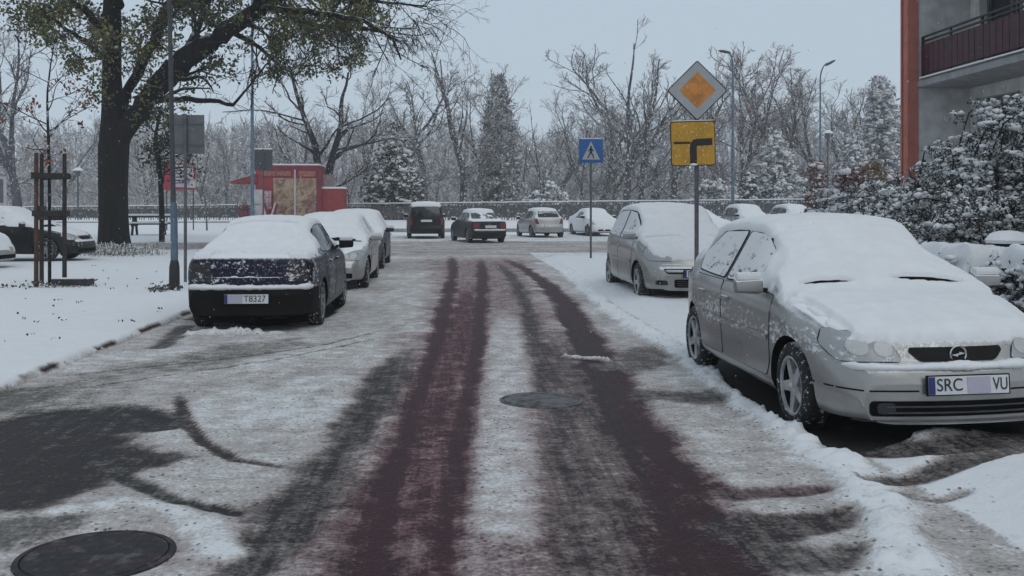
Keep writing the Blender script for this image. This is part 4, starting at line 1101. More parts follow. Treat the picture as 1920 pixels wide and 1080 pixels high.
def priority_sign():
    d = 14.7; k = d / FPX; b = wp(1307, d); z0 = gz(b.x, b.y)
    t = thing('priority_road_sign', 'priority road sign, yellow diamond on white above a yellow junction plate', 'road sign', (b.x, b.y, z0), -YAW)
    Z = lambda py: HCAM + (HORY - py) * k - z0
    cyl_pole(t, 0, .04, -.1, Z(150), .032, MT['galv'])
    dm = MB(); c = Z(170); h = 57 * k
    rd = lambda s, r: round_poly([(0, s), (-s, 0), (0, -s), (s, 0)], r, 4)
    dm.prism(rd(h, .035), (0, 0, c), (1, 0, 0), (0, 0, 1), .022); p = dm.build('diamond_rim', MT['ink'], t); p.name = 'diamond_plate'
    m = MB(); m.prism(rd(h - .020, .03), (0, -.022, c), (1, 0, 0), (0, 0, 1), .004); m.build('white_face', MT['sign_white'], p)
    m = MB(); m.prism(rd(34 * k, .012), (0, -.0265, c + .005), (1, 0, 0), (0, 0, 1), .003); m.build('yellow_diamond', MT['orange_sign'], p)
    cz = Z(269); W, H = 84 * k, 84 * k
    def rr(w, h, r): return round_poly([(-w / 2, -h / 2), (w / 2, -h / 2), (w / 2, h / 2), (-w / 2, h / 2)], r, 5)
    f = MB(); f.prism(rr(W, H, .05), (0, 0, cz), (1, 0, 0), (0, 0, 1), .022); f.box((0, -.02, cz + H / 2 + .006), (W * .9, .03, .012), 1)
    pl = f.build('junction_plate', [M_plain('plate_rim', (.055, .03, .012), .5), MT['snow']], t); pl.rotation_euler = (0, math.radians(-1.5), 0)
    m = MB(); m.prism(rr(W - .030, H - .030, .042), (0, -.022, cz), (1, 0, 0), (0, 0, 1), .004); m.build('yellow_face', MT['yellow'], pl)
    m = MB(); th = 12.5 * k
    path = [(.0 * k, -41 * k), (0, -8 * k), (1 * k, -2.5 * k), (4 * k, 1 * k), (9 * k, 2 * k), (36 * k, 2.5 * k)]
    m.prism(ribbon(path, th * 1.05), (0, -.0262, cz), (1, 0, 0), (0, 0, 1), .003)
    m.prism([(-36 * k, 0 * k), (-5.6 * k, 0 * k), (-5.6 * k, 4 * k), (-36 * k, 4.5 * k)], (0, -.0264, cz - .5 * k), (1, 0, 0), (0, 0, 1), .003)
    m.build('route_symbol', MT['ink_brown'], pl)
    m = MB(); m.lathe([(0, .03), (.05, .02), (.06, 0), (0, -.01)], 12, c=(0, -.03, cz - H / 2 + .01)); m.build('snow_lump', MT['snow'], pl, smooth=True)
    for zz in (c, cz):
        m = MB(); m.box((0, .035, zz), (.30, .02, .035)); m.build('bracket', MT['galv'], t)
    return t
priority_sign()

def crossing_sign():
    d = 27.5; k = d / FPX; b = wp(1108, d); z0 = gz(b.x, b.y)
    t = thing('pedestrian_crossing_sign', 'blue square pedestrian crossing sign on a thin pole at the corner', 'road sign', (b.x, b.y, z0), -YAW)
    Z = lambda py: HCAM + (HORY - py) * k - z0
    cyl_pole(t, 0, .04, -.1, Z(266), .030, MT['galv'])
    c = Z(283); s = 45 * k
    m = MB(); m.box((0, 0, c), (s, .022, s)); p = m.build('sign_plate', MT['sign_blue'], t, bevel=.006)
    m = MB(); m.prism([(-.20 / .6 * s * 1.12, -.36 * s), (.20 / .6 * s * 1.12, -.36 * s), (0, .40 * s)], (0, -.0125, c), (1, 0, 0), (0, 0, 1), .003); m.build('white_triangle', MT['sign_white'], p)
    q = s * .72; F = MB()
    def bar(a, b2, w): F.prism(ribbon([a, b2], w), (0, -.0170, c - .05 * s), (1, 0, 0), (0, 0, 1), .003)
    U = lambda x, z: (x * q, z * q)
    F.prism([(.055 * q * math.cos(a), .30 * q + .055 * q * math.sin(a)) for a in np.linspace(0, 2 * math.pi, 14)[:-1]], (0, -.0170, c - .05 * s), (1, 0, 0), (0, 0, 1), .003)
    bar(U(0, .24), U(-.01, -.02), .13 * q); bar(U(-.01, .0), U(.13, -.20), .075 * q); bar(U(.13, -.20), U(.15, -.36), .065 * q)
    bar(U(-.02, .0), U(-.10, -.18), .075 * q); bar(U(-.10, -.18), U(-.20, -.34), .065 * q); bar(U(.03, .2), U(.17, .04), .055 * q); bar(U(-.03, .2), U(-.17, .06), .055 * q)
    F.build('walking_figure', MT['ink'], p)
    m = MB(); m.box((0, 0, c + s / 2 + .012), (s * .9, .03, .024)); m.build('snow', MT['snow'], p, bevel=.008)
crossing_sign()

def sign_from_behind():
    d = 19.3; k = d / FPX; b = wp(349, d); z0 = gz(b.x, b.y) + .04
    t = thing('road_sign', 'back of a grey square road sign on a pole beside the blue lamp post', 'road sign', (b.x, b.y, z0), -YAW)
    Z = lambda py: HCAM + (HORY - py) * k - z0
    cyl_pole(t, 0, -.045, -.1, Z(214), .030, MT['galv'])
    m = MB(); m.box((3 * k, 0, Z(252)), (62 * k, .02, 73 * k)); p = m.build('sign_plate', MT['sign_back'], t, bevel=.008)
    m = MB()
    for py in (232, 272): m.box((3 * k, -.018, Z(py)), (60 * k, .016, .035))
    m.build('stiffener', MT['galv'], p)
    d = 52.0; k2 = d / FPX; b = wp(494, d); z0 = gz(b.x, b.y)
    t = thing('road_sign', 'small dark back of a road sign on a pole in front of the kiosk roof', 'road sign', (b.x, b.y, z0), -YAW)
    Z = lambda py: HCAM + (HORY - py) * k2 - z0
    cyl_pole(t, 0, -.05, -.1, Z(280), .04, MT['galv_dark'])
    m = MB(); m.box((0, 0, Z(300)), (34 * k2, .03, 38 * k2)); m.build('sign_plate', M_plain('sign_back_dark', (.05, .05, .06), .6), t, bevel=.01)
    m = MB(); m.box((0, 0, Z(280) + .03), (34 * k2, .05, .05)); m.build('snow', MT['snow'], t, bevel=.015)
sign_from_behind()

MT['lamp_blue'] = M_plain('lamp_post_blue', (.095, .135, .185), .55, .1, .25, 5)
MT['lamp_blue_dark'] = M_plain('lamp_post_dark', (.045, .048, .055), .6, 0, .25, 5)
def near_lamp():
    d = 17.7; b = wp(327, d); z0 = gz(b.x, b.y)
    t = thing('street_lamp', 'blue grey street lamp post with thick black foot on the left pavement', 'street lamp', (b.x, b.y, z0), -YAW)
    k = d / FPX; Z = lambda py: HCAM + (HORY - py) * k - z0
    m = MB(); m.tube([(0, 0, -.05), (0, 0, .02), (0, 0, Z(500)), (0, 0, Z(488))], [.095, .095, .088, .066], 18); m.build('foot', MT['iron'], t, smooth=True)
    top = Z(-60)
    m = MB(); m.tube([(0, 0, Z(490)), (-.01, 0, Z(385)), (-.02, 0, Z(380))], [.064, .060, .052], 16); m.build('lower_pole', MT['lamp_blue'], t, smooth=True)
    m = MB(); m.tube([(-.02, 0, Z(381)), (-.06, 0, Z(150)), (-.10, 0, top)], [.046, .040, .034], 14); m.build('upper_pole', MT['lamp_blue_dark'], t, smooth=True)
    m = MB(); m.tube([(-.10, 0, top), (.0, 0, top + .5), (.35, .0, top + .75), (.9, 0, top + .85)], [.034, .03, .028, .025], 12); m.build('arm', MT['lamp_blue_dark'], t, smooth=True)
    m = MB(); m.lathe([(0, -.06), (.10, -.05), (.13, 0), (.10, .06), (0, .09)], 14); h = m.build('lamp_head', MT['galv_dark'], t, smooth=True); h.location = (1.15, 0, top + .86); h.scale = (2.4, 1, .8)
near_lamp()
def far_lamp(px, d, ytop, arm, label, mat, base=.09, seg=None):
    b = wp(px, d); z0 = gz(b.x, b.y); k = d / FPX
    t = thing('street_lamp', label, 'street lamp', (b.x, b.y, z0), -YAW, 'tall street lamps along the far road')
    zt = HCAM + (HORY - ytop) * k - z0; ax = arm * k
    m = MB(); m.tube([(0, 0, -.1), (0, 0, .9), (0, 0, 1.0), (0, 0, zt - abs(ax) * 1.6)], [base * 1.3, base * 1.3, base, base * .55], 12); m.build('pole', mat, t, smooth=True)
    m = MB(); q = [(ax * (1 - math.cos(a)) * .8, 0, zt - abs(ax) * 1.6 + abs(ax) * 1.6 * math.sin(a)) for a in np.linspace(0, math.pi / 2, 8)]
    m.tube(q, [base * .55] * 4 + [base * .45] * 4, 10); m.build('arm', mat, t, smooth=True)
    m = MB(); m.lathe([(0, -.10), (.16, -.07), (.2, 0), (.15, .08), (0, .12)], 12); h = m.build('lamp_head', MT['galv_dark'], t, smooth=True)
    h.location = (ax * .95, 0, zt); h.scale = (2.0, 1, .8); h.rotation_euler = (0, math.radians(10 if ax < 0 else -30), 0)
far_lamp(473, 57, -90, 20, 'very tall blue lamp post rising left of the kiosk', MT['lamp_blue'], .11)
far_lamp(1374, 60, 97, -16, 'slim lamp post with its arm curved left behind the priority sign', MT['lamp_blue'], .10)
far_lamp(1538, 66, 118, 20, 'lamp post with its arm curved right rising among the snowy trees', MT['lamp_blue'], .09)
def park_lamp(px, d, ytop, label):
    b = wp(px, d); z0 = gz(b.x, b.y); zt = HCAM + (HORY - ytop) * d / FPX - z0
    t = thing('park_lamp', label, 'park lamp', (b.x, b.y, z0), 0, 'low park lamps')
    cyl_pole(t, 0, 0, -.1, zt - .5, .05, MT['galv_dark'])
    m = MB(); m.lathe([(.05, zt - .5), (.16, zt - .45), (.20, zt - .1), (.05, zt - .08)], 12); m.build('lantern', MT['galv'], t, smooth=True)
    m = MB(); m.lathe([(.36, zt - .08), (.34, zt), (.15, zt + .14), (0, zt + .16)], 14); m.build('snow_cap', MT['snow'], t, smooth=True)
park_lamp(1552, 70, 248, 'low park lamp with snow on its cap right of the far lamp post')
park_lamp(146, 71, 318, 'low park lamp with snow on its cap left of the big oak trunk')

def ad_board():
    d = 48.0; k = d / FPX; b = wp(337, d); z0 = gz(b.x, b.y)
    t = thing('advertising_board', 'red and white advertising board on two posts behind the grey sign', 'board', (b.x, b.y, z0), -YAW)
    Z = lambda py: HCAM + (HORY - py) * k - z0
    for px in (312, 362): cyl_pole(t, (px - 337) * k, .05, -.1, Z(345), .03, MT['galv_dark'], 'post')
    red = M_plain('board_red', (.33, .025, .045), .5, var=.2)
    m = MB(); m.box((0, 0, Z(331)), (59 * k, .05, 50 * k)); p = m.build('board', red, t)
    m = MB(); m.box((5 * k, -.03, Z(330)), (42 * k, .012, 42 * k)); m.box((20 * k, -.031, Z(345)), (20 * k, .012, 14 * k)); m.build('white_field', MT['pale'], p)
    m = MB()
    for i, y in enumerate((314, 320, 326, 332, 338, 343)): m.box(((2 + (i % 3)) * k, -.042, Z(y)), ((32 - 4 * (i % 2)) * k, .01, 2.0 * k))
    m.build('text_lines', M_plain('board_text', (.13, .12, .18), .5), p)
ad_board()

def picnic_table():
    d = 39.5; k = d / FPX; b = wp(279, d); z0 = gz(b.x, b.y) + .03
    t = thing('picnic_table', 'wooden picnic table with thick snow on top behind the big oak', 'picnic table', (b.x, b.y, z0), .12); t.scale = (.86, .86, 1)
    wood = M_snowy('dark_wood', (.045, .038, .034), .6, 1.0, .4, 8)
    m = MB()
    for i in range(4): m.box((0, -.30 + i * .2, .74), (1.85, .17, .045))
    m.build('tabletop', wood, t)
    m = MB(); m.box((0, 0, .80), (1.87, .82, .075)); m.build('snow', MT['snow'], t, bevel=.03)
    for s in (-1, 1):
        m = MB(); m.box((0, s * .68, .44), (1.85, .26, .045)); q = m.build('bench', wood, t)
        m = MB(); m.box((0, s * .68, .50), (1.85, .27, .06)); m.build('snow', MT['snow'], q, bevel=.025)
        m = MB(); m.box((s * .62, .42, .36), (.10, .07, .86), rx=.5); m.build('leg', wood, t); m = MB(); m.box((s * .62, -.42, .36), (.10, .07, .86), rx=-.5); m.build('leg', wood, t)
        m = MB(); m.box((s * .62, 0, .40), (.06, 1.5, .09)); m.build('cross_beam', wood, t)
picnic_table()

def snow_bin():
    d = 11.5; b = wp(1890, d); z0 = 0.05; k = d / FPX
    t = thing('litter_bin', 'dark lidded bin with a round cap of snow beside the hedge', 'bin', (b.x, b.y, z0))
    Z = lambda py: HCAM + (HORY - py) * k - z0
    m = MB(); m.lathe([(0, 0), (.12, 0), (.13, Z(485)), (.06, Z(480))], 16); m.build('post', MT['iron'], t, smooth=True)
    m = MB(); m.lathe([(.15, Z(482)), (.20, Z(476)), (.21, Z(455)), (.17, Z(452))], 20); m.build('drum', MT['black_plastic'], t, smooth=True)
    m = MB(); m.lathe([(.235, Z(456)), (.245, Z(450)), (.19, Z(438)), (.10, Z(433)), (0, Z(432))], 24); m.build('snow_cap', MT['snow'], t, smooth=True)
snow_bin()
def notice_frame():
    d = 40.0; k = d / FPX; b = wp(-6, d); z0 = gz(b.x, b.y)
    t = thing('notice_board', 'white framed notice board at the left edge above the black car', 'board', (b.x, b.y, z0), -YAW)
    Z = lambda py: HCAM + (HORY - py) * k - z0
    m = MB(); m.box((0, 0, Z(360)), (36 * k, .06, 58 * k)); p = m.build('board', MT['pale'], t, bevel=.01)
    m = MB(); m.box((0, -.034, Z(358)), (26 * k, .012, 44 * k)); m.build('notice', MT['galv'], p)
    for s in (-1, 1): cyl_pole(t, s * 12 * k, .04, -.1, Z(345), .035, MT['galv'], 'post')
notice_frame()
# ------------------------------------------------------------------ parked cars
P_SILVER = M_paint('silver_paint', (.33, .325, .315), .50, .45, .26, .25, (.42, .74), 26, coat=.5)
P_BLUE = M_paint('dark_blue_paint', (.006, .005, .024), .41, .1, .35, .06, coat=.05, spec=.25)
P_SILVER2 = M_paint('grey_silver_paint', (.34, .335, .325), .24, .45, .28, .25, coat=.5)
P_SILVER3 = M_paint('pale_silver_paint', (.33, .325, .315), .30, .45, .28, .25, coat=.5)
P_DARK3 = M_paint('slate_blue_paint', (.020, .020, .034), .36, .2, .40, .2)
P_BLACK = M_paint('black_paint', (.006, .006, .006), .12, .1, .45, .12, coat=.08, spec=.3)
P_BLACK2 = M_paint('black_paint_frosted', (.007, .007, .008), .26, .1, .45, .15, coat=.08, spec=.3)
P_WHITE = M_paint('snowed_white_paint', (.42, .42, .41), .75, .1, .5, .1)
P_GREY = M_paint('grey_paint', (.16, .16, .16), .5, .3, .45, .2)
ones = lambda X, Y, Z: np.ones_like(X)
def slit(X, Y, cx, cy, a, b): return 1 - (((X - cx) / a) ** 2 + ((Y - cy) / b) ** 2 < 1)

# 1 silver hatchback in the right foreground
def holes(f, fn): f.holes = fn; return f
def m1(X, Y, Z):
    m = np.ones_like(X)
    for s in (1, -1):                                                              # bonnet shut lines show as grooves
        xl = np.interp(Y, [1.02, 1.50, 1.80], [.72, .665, .59]); m *= np.where((s * X > xl) & (Y > 1.02), .50 * (fbm(X * 5 + 3, Y * 5, 19, 3) > .47) + .10, 1)
    m *= np.where((Y > 1.93) & (Z < .60), 0, 1)
    m *= 1 - .5 * np.exp(-((Y - .17 - .05 * X * X) / .022) ** 2) * (fbm(X * 6, X * 0, 8, 2) > .45)   # the step where roof meets windscreen
    return m
def h1(X, Y):
    h = np.ones_like(X); gr = np.ones_like(X)
    for cx, a, b in ((.43, .18, .034), (-.36, .26, .038)):
        d = ((X - cx) / a) ** 2 + ((Y - .915 + .05 * (X - cx)) / b) ** 2; h = np.minimum(h, sstep(.75, 1.5, d))
    for s in (1, -1):
        xl = np.interp(Y, [1.10, 1.50, 1.78], [.70, .66, .60]); gr = gr * (1 - .92 * np.exp(-((X - s * xl) / .020) ** 2) * sstep(1.08, 1.16, Y) * sstep(1.76, 1.70, Y))
    return h, gr
holes(m1, h1)
a = gp(1489, 798); bq = gp(1316, 688)
ax = a.x + .745; ay = a.y + 1.22
car, bv = make_car('silver_hatchback', 'silver hatchback under thick snow facing the camera at the right, nearest car', 'hatch', (ax + .02, ay, -.005), 180 - 1.5, P_SILVER, 'glass', .045, m1, 2,
    plates=[(1, .435, [('SRC', -.125, .165), ('VU', .205, .095)], dict(blank=(.065, .15), tilt=-.06))], roll=math.radians(.9), side_glass='glass_part', res=150, seed=3, group=None, thr=.55, step=.013)
ledge_snow(car, bv, .545, 1, .72, 3, .030)
for x0, x1 in ((-.80, -.30), (.30, .80)):
    patch_obj('bumper_crease', bv, [(x0, .392), (x1, .392), (x1, .402), (x0, .402)], 'Y', .003, MT['under'], car, 1, .04, 0)
for s in (1, -1):
    patch_obj('fog_lamp', bv, [(s * .50 - .055, .255), (s * .50 + .055, .255), (s * .50 + .055, .325), (s * .50 - .055, .325)], 'Y', .012, MT['glass_clear'], car, 1, .03, .03)
patch_obj('bumper_lip', bv, [(-.66, .205), (.66, .205), (.66, .218), (-.66, .218)], 'Y', .012, MT['galv'], car, 1, .05, 0)
def emblem(root, bvh, z, r=.052):
    h = bvh.ray_cast(Vector((0, 6, z)), Vector((0, -1, 0))); m = MB()
    m.lathe([(r, -.006), (r + .006, 0), (r, .006), (r - .006, 0)], 32, c=(0, 0, 0), axis='Y', closed=True)
    m.prism([(-.048, .004), (-.004, .016), (-.004, .006), (.048, -.004), (.004, -.016), (.004, -.006)], (0, .003, 0), (1, 0, 0), (0, 0, 1), .006)
    e = m.build('emblem', MT['chrome'], root, smooth=False); e.location = (0, h[0].y + .018, z)
emblem(car, bv, .610)
def bars(root, bvh, zs, w, mat, name='grille_bar'):
    for z in zs:
        pts = []
        for x in np.linspace(-w, w, 15):
            h = bvh.ray_cast(Vector((x, 6, z)), Vector((0, -1, 0)))
            if h[0] is not None: pts.append(h[0] + Vector((0, .008, 0)))
        m = MB(); m.tube(pts, .006, 6); m.build(name, mat, root, smooth=True)
bars(car, bv, (.262, .300), .50, MT['galv_dark'])
# 2 compact van behind the priority sign
def m2(X, Y, Z): return np.ones_like(X) * np.where((Y > 1.93) & (Z < .66), .0, 1) * 1.0
holes(m2, lambda X, Y: (np.minimum(slit(X, Y, .40, 1.27, .30, .028), slit(X, Y, -.55, 1.26, .2, .02)).astype(float), 1.0))
fl = gp(1196, 566)
c2, b2 = make_car('silver_compact_van', 'tall silver compact van snowed over behind the priority sign pole', 'mpv', (fl.x + .78, fl.y + 1.25, .035), 179, P_SILVER3, 'glass', .04, m2, 2,
    plates=[(1, .495, [('DL', -.14, .12)], dict())], side_glass='glass_part', res=120, seed=5, group=None, thr=.52)
ledge_snow(c2, b2, .635, 1, .60, 5, .012, .4)
bars(c2, b2, (.30, .335, .37), .36, MT['galv_dark'])
for s in (1, -1):
    patch_obj('fog_lamp', b2, [(s * .58 - .09, .31), (s * .58 + .09, .31), (s * .58 + .07, .385), (s * .58 - .07, .385)], 'Y', .008, MT['glass_clear'], c2, 1, .03, .03)
# 3 dark blue saloon on the left, seen from behind
def m3(X, Y, Z):
    m = np.ones_like(X); dk = fbm(X * 3.2, Y * 3.2, 12, 3)
    m = np.where((Y < -1.98), (dk > .64) * .8, m)
    m = np.where((Y < -1.50) & (Y >= -1.98), (dk > .46 - .5 * (Y + 1.75)) * 1.0, m)
    return m
holes(m3, lambda X, Y: (slit(X, Y, -.05, -.745, .46, .024).astype(float), 1.0))
r3 = gp(596, 612)
c3, b3 = make_car('dark_blue_saloon', 'dark blue saloon seen from behind, snow on its rear window, nearest on the left', 'sedan', (r3.x - .73, r3.y + 1.28, .012), 0.0, P_BLUE, 'glass', .038, m3, 2,
    plates=[(-1, .435, [('T8327', .10, .26)], dict(blank=(-.13, .17)))], bump_mat=M_plain('black_bumper', (.007, .007, .007), .75, var=.3, spec=.15), tails='dark_lamp', five=False, res=120, seed=7, thr=.56)
ledge_snow(c3, b3, .575, -1, .78, 7, .040, inset=.01)
ledge_snow(c3, b3, .70, -1, .42, 8, .011, .58, .004)
m = MB(); m.box((-.22, -1.86, .20), (.62, .34, .15)); m.tube([(.02, -1.7, .19), (.05, -2.16, .18)], .024, 10); m.build('exhaust', MT['under'], c3, bevel=.03)
m = MB(); m.box((0, -.1, .19), (1.30, 3.2, .05)); m.build('floor_pan', MT['under'], c3)
# 4, 5 the two behind it
f4 = gp(683, 541)
c4, b4 = make_car('silver_hatchback', 'silver hatchback with snowy windscreen parked behind the dark blue saloon', 'hatch', (f4.x - .75, f4.y + 1.22, .012), 180, P_SILVER2, 'glass', .03, lambda X, Y, Z: np.where((Y > 1.05), .6 * (fbm(X * 2, Y * 2, 6, 2) > .42), 1) * np.where(Y > 1.8, 0, 1) * slit(X, Y, -.3, 1.0, .3, .03), 2, five=False, side_glass='glass_part', seed=9, res=90, thr=.52)
f5 = gp(712, 505)
c5, b5 = make_car('slate_hatchback', 'dark snow covered hatchback third in the row on the left', 'hatch', (f5.x - .72, f5.y + 1.22, .012), 180, P_DARK3, 'glass', .04, ones, 1, five=False, side_glass='glass_snowy', seed=11, res=80)
c5.scale = (1, 1, 1.0); c4.scale = (1, 1, .97); c3.scale = (1, 1, .98); c2.scale = (1, 1, .96)
# far row across the junction
def far_car(name, label, kind, px, py, off, head, paint, snow=.05, mask=None, **kw):
    b = gp(px, py); z = gz(b.x, b.y) + .01
    return make_car(name, label, kind, (b.x, b.y + off, z), head, paint, snow=snow, mask=mask, detail=0, res=70, five=False, **kw)
roof_only = lambda X, Y, Z: (Z > 1.30).astype(float)
_v, _ = far_car('black_van', 'black van seen from behind with snow on its roof across the junction', 'van', 795, 449, 2.2, -3, P_BLACK, .10, lambda X, Y, Z: (Z > 1.62) * 1.0, glass='glass_clear', tails='red_lamp', front=False, group=None,
    plates=[(-1, .92, [], dict(eu=False))])
_v.scale = (1, 1, .95)
_cs, _bs = far_car('black_saloon', 'black saloon seen from behind at an angle beside the black van', 'sedan', 897, 457, 2.1, -14, P_BLACK2, .07, lambda X, Y, Z: np.where(Z > 1.28, 1.0, .45 * (fbm(X * 5, Y * 5, 4, 2) > .5)), glass='glass', tails='red_lamp', front=False,
    plates=[(-1, .70, [], dict())])
ledge_snow(_cs, _bs, .575, -1, .74, 17, .035)
far_car('pale_silver_hatchback', 'pale silver hatchback seen from behind with bare rear window across the junction', 'hatch', 1018, 447, 2.1, -10, P_SILVER3, .06, roof_only, glass='glass_clear', front=False,
    plates=[(-1, .62, [], dict(eu=False))])
far_car('snowed_white_saloon', 'car buried in white snow facing the junction left of the compact van', 'sedan', 1122, 444, 1.9, 168, P_WHITE, .08, ones, rear=False)
far_car('grey_saloon', 'snowed car with one dark window showing just right of the priority sign pole', 'sedan', 1322, 452, 2.0, 150, P_GREY, .09, ones, glass='glass_clear')
far_car('grey_hatchback', 'snow covered car roof showing above the nearest silver hatchback roof', 'mpv', 1424, 443, 2.4, 176, P_GREY, .09, ones)
far_car('grey_hatchback', 'farthest snow covered roof right of the other, by the russet shrub', 'mpv', 1514, 441, 2.2, 176, P_GREY, .09, ones)
# left: dark car side-on and the pale one cut by the frame
w = gp(90, 497)
make_car('black_hatchback', 'black car side on with snowed bonnet behind the staked young tree', 'hatch', (w.x - 1.20, w.y + .72, .10), 92, P_BLACK2, 'glass_part', .03, lambda X, Y, Z: np.where((Y > 1.0), .8 * (fbm(X * 3, Y * 3, 14, 3) > .54), 1), 1, five=False, seed=15, res=80)
w = gp(-190, 515)
make_car('pale_hatchback', 'pale car cut off by the left edge below the black one', 'hatch', (w.x, w.y + 1.0, .08), 100, P_SILVER3, 'glass_snowy', .05, ones, 0, five=False, seed=17, res=70)
# leftover prototypes have all been placed
# ------------------------------------------------------------------ the big tree on the left
def resample(P, n):
    P = np.array(P, float); d = np.concatenate([[0], np.cumsum(np.linalg.norm(np.diff(P[:, :3], axis=0), axis=1))]); t = np.linspace(0, d[-1], n)
    return np.stack([np.interp(t, d, P[:, i]) for i in range(P.shape[1])], 1)
def big_tree():
    rng = np.random.default_rng(21); D = 32.0; k = D / FPX
    b = wp(216, D); t = thing('old_oak_tree', 'huge dark old tree with forked trunk and green leaves left of the street', 'tree', (b.x, b.y, 0))
    o = np.array(b[:]) * [1, 1, 0]
    def limb(pts, n=16, wob=.05):
        """photo column, row, half width in pixels, depth shift in metres"""
        Q = []
        for px, py, hw, *dz in pts:
            d = D + (dz[0] if dz else 0); p = wpz(px, py, d); Q.append([*(np.array(p[:]) - o), hw * d / FPX])
        Q = resample(Q, n); Q[1:-1, :3] += rng.normal(0, wob, (n - 2, 3)) * np.minimum(1, Q[1:-1, 3:] * 6)
        return Q[:, :3], Q[:, 3]
    trunk = limb([(217, 505, 46), (216, 482, 34), (214, 455, 29), (213, 420, 27), (212, 360, 26), (213, 310, 27), (214, 270, 28), (213, 225, 22), (210, 150, 17), (209, 60, 17), (212, -40, 14), (216, -170, 10), (222, -320, 5)], 40, .0)
    right = limb([(216, 285, 20), (240, 232, 20), (278, 185, 18), (318, 137, 22), (370, 92, 20), (425, 58, 17), (475, 24, 15), (560, -30, 11, 1), (660, -70, 7, 2)], 34, .04)
    limbs = [limb([(455, 35, 10), (500, 14, 7), (560, 22, 6, -1), (620, 28, 5.5, -1), (680, 38, 4.5, -1.5), (735, 70, 3, -2), (752, 112, 1.6, -2)], 22),
             limb([(520, -5, 8), (560, 45, 5, 1), (610, 50, 4.5, 1), (690, 55, 4, 1.5), (720, 62, 2.5, 2)], 18),
             limb([(238, 232, 12), (275, 192, 6), (312, 188, 6), (355, 186, 5.5), (400, 190, 4.5), (437, 197, 3.6)], 16),
             limb([(437, 197, 3), (462, 168, 2), (498, 122, 1.6), (532, 90, 1)], 10),
             limb([(318, 143, 5), (346, 151, 4), (372, 142, 3.2), (390, 153, 2.6), (400, 172, 1)], 12),
             limb([(214, 235, 12), (240, 175, 9, 1), (268, 118, 10, 1.5), (300, 50, 10, 2), (345, -50, 7, 2)], 20),
             limb([(206, 75, 10), (160, 18, 7, -1), (90, -20, 5, -1.5), (10, -60, 3, -2)], 18),
             limb([(212, 20, 9), (260, -60, 7, -2), (330, -140, 4, -3)], 14), limb([(470, 30, 9), (520, -60, 7, -2), (570, -130, 4, -3)], 14),
             limb([(210, 130, 8), (180, 90, 5, -1), (130, 60, 4, -2), (75, 15, 2, -2)], 14), limb([(330, 125, 8), (370, 55, 6, 2), (400, -20, 5, 3)], 14),
             limb([(560, -25, 7, 1), (640, -5, 5, 2), (720, 5, 3, 2), (800, 12, 1.5, 2)], 16),
             limb([(430, 55, 6), (480, 85, 4, 1), (520, 120, 2, 2)], 12)]
    tv, tf = tubes_np([trunk, right], 16); lv, lf = tubes_np(limbs, 9)
    V = np.concatenate([tv, lv]); F = np.concatenate([tf, lf + len(tv)])
    nn = (fbm(V[:, 0] * 5 + V[:, 1] * 3, V[:, 2] * 1.6, 5, 3) - .5) * .03; V[:len(tv), :2] += (nn[:len(tv), None]) * rng.normal(1, .2, (len(tv), 1))
    g = G('old_oak_bark'); ridg = g.noise(9, 5, .7, g.coord((1, 1, .18))); n2 = g.noise(30, 3, .6)
    f = g.rng(g.math('ADD', g.nz(), g.math('MULTIPLY', g.math('SUBTRACT', g.noise(5, 4), .5), .7)), .62, 1.0)
    spot = g.rng(g.noise(3.2, 5, .75), .66, .70)
    g.bump(g.math('ADD', ridg, g.math('MULTIPLY', n2, .3)), .9, .06)
    m = g.set(Base_Color=g.mix(g.math('MAXIMUM', f, g.math('MULTIPLY', spot, .7)), g.mix(ridg, (.003, .003, .003), (.034, .031, .029)), SNOW), Roughness=.9, Specular_IOR_Level=.2)
    obj_np('trunk', V, F, m, t)
    src = [limbs[i] for i in (0, 1, 5, 6, 7, 8, 9, 10, 11, 12)] + [right, (trunk[0][18:], trunk[1][18:])]
    L = ramify(rng, src, [dict(n=13, abs=2.2, ang=55, K=7, wob=.18, up=.0, t0=.12, rk=.35, rmin=.016), dict(n=6, len=.45, ang=48, K=5, wob=.2, up=-.03, t0=.15, rk=.6, rmin=.009), dict(n=3, len=.5, ang=48, K=4, wob=.2, up=-.04, t0=.2, rk=.6, rmin=.006)])
    # long drooping twigs at the right end of the crown, hardly any leaves there
    hang = []
    for i in range(70):
        px = 480 + 350 * rng.random() ** 1.0; py = 20 + 50 * rng.random(); p = np.array(wpz(px, py, D + rng.normal(0, 1.5))[:]) - o
        hang.append(grow_branch(rng, p, np.array([rng.normal(.45, .5), rng.normal(0, .4), rng.normal(-.15, .5)]), rng.uniform(.8, 2.6), .013, .005, 8, .20, -.10))
    H2 = ramify(rng, hang, [dict(n=7, len=.42, ang=45, K=5, wob=.2, up=-.03, t0=.15, rk=.6, rmin=.005), dict(n=4, len=.5, ang=45, K=4, wob=.2, up=0, t0=.2, rk=.6, rmin=.004)])
    tw = L[0] + L[1] + hang + H2[0]; a, bq = tubes_np(tw, 4); c, dq = tubes_np(L[2] + H2[1], 3)
    obj_np('twigs', np.concatenate([a, c]), np.concatenate([bq, dq + len(a)]), MT['bark_near'], t)
    # leaves hang in clumps on the outer twigs
    ends = np.array([P[-1] for P, R in L[1]] + [P[-1] for P, R in L[2]][::2])
    pr = np.array([cam_px(e + o) for e in ends]); keep = (pr[:, 1] < 140 - .15 * np.abs(pr[:, 0] - 330) + 60 * fbm(pr[:, 0] / 60, pr[:, 1] / 60, 8, 2)) & (pr[:, 0] < 690)
    dens = fbm(pr[:, 0] / 55 + 3, pr[:, 1] / 45, 4, 3); keep &= dens > .40
    keep &= ~((np.abs(pr[:, 0] - 209) < 22) & (pr[:, 1] > 60) & (rng.random(len(pr)) < .7))
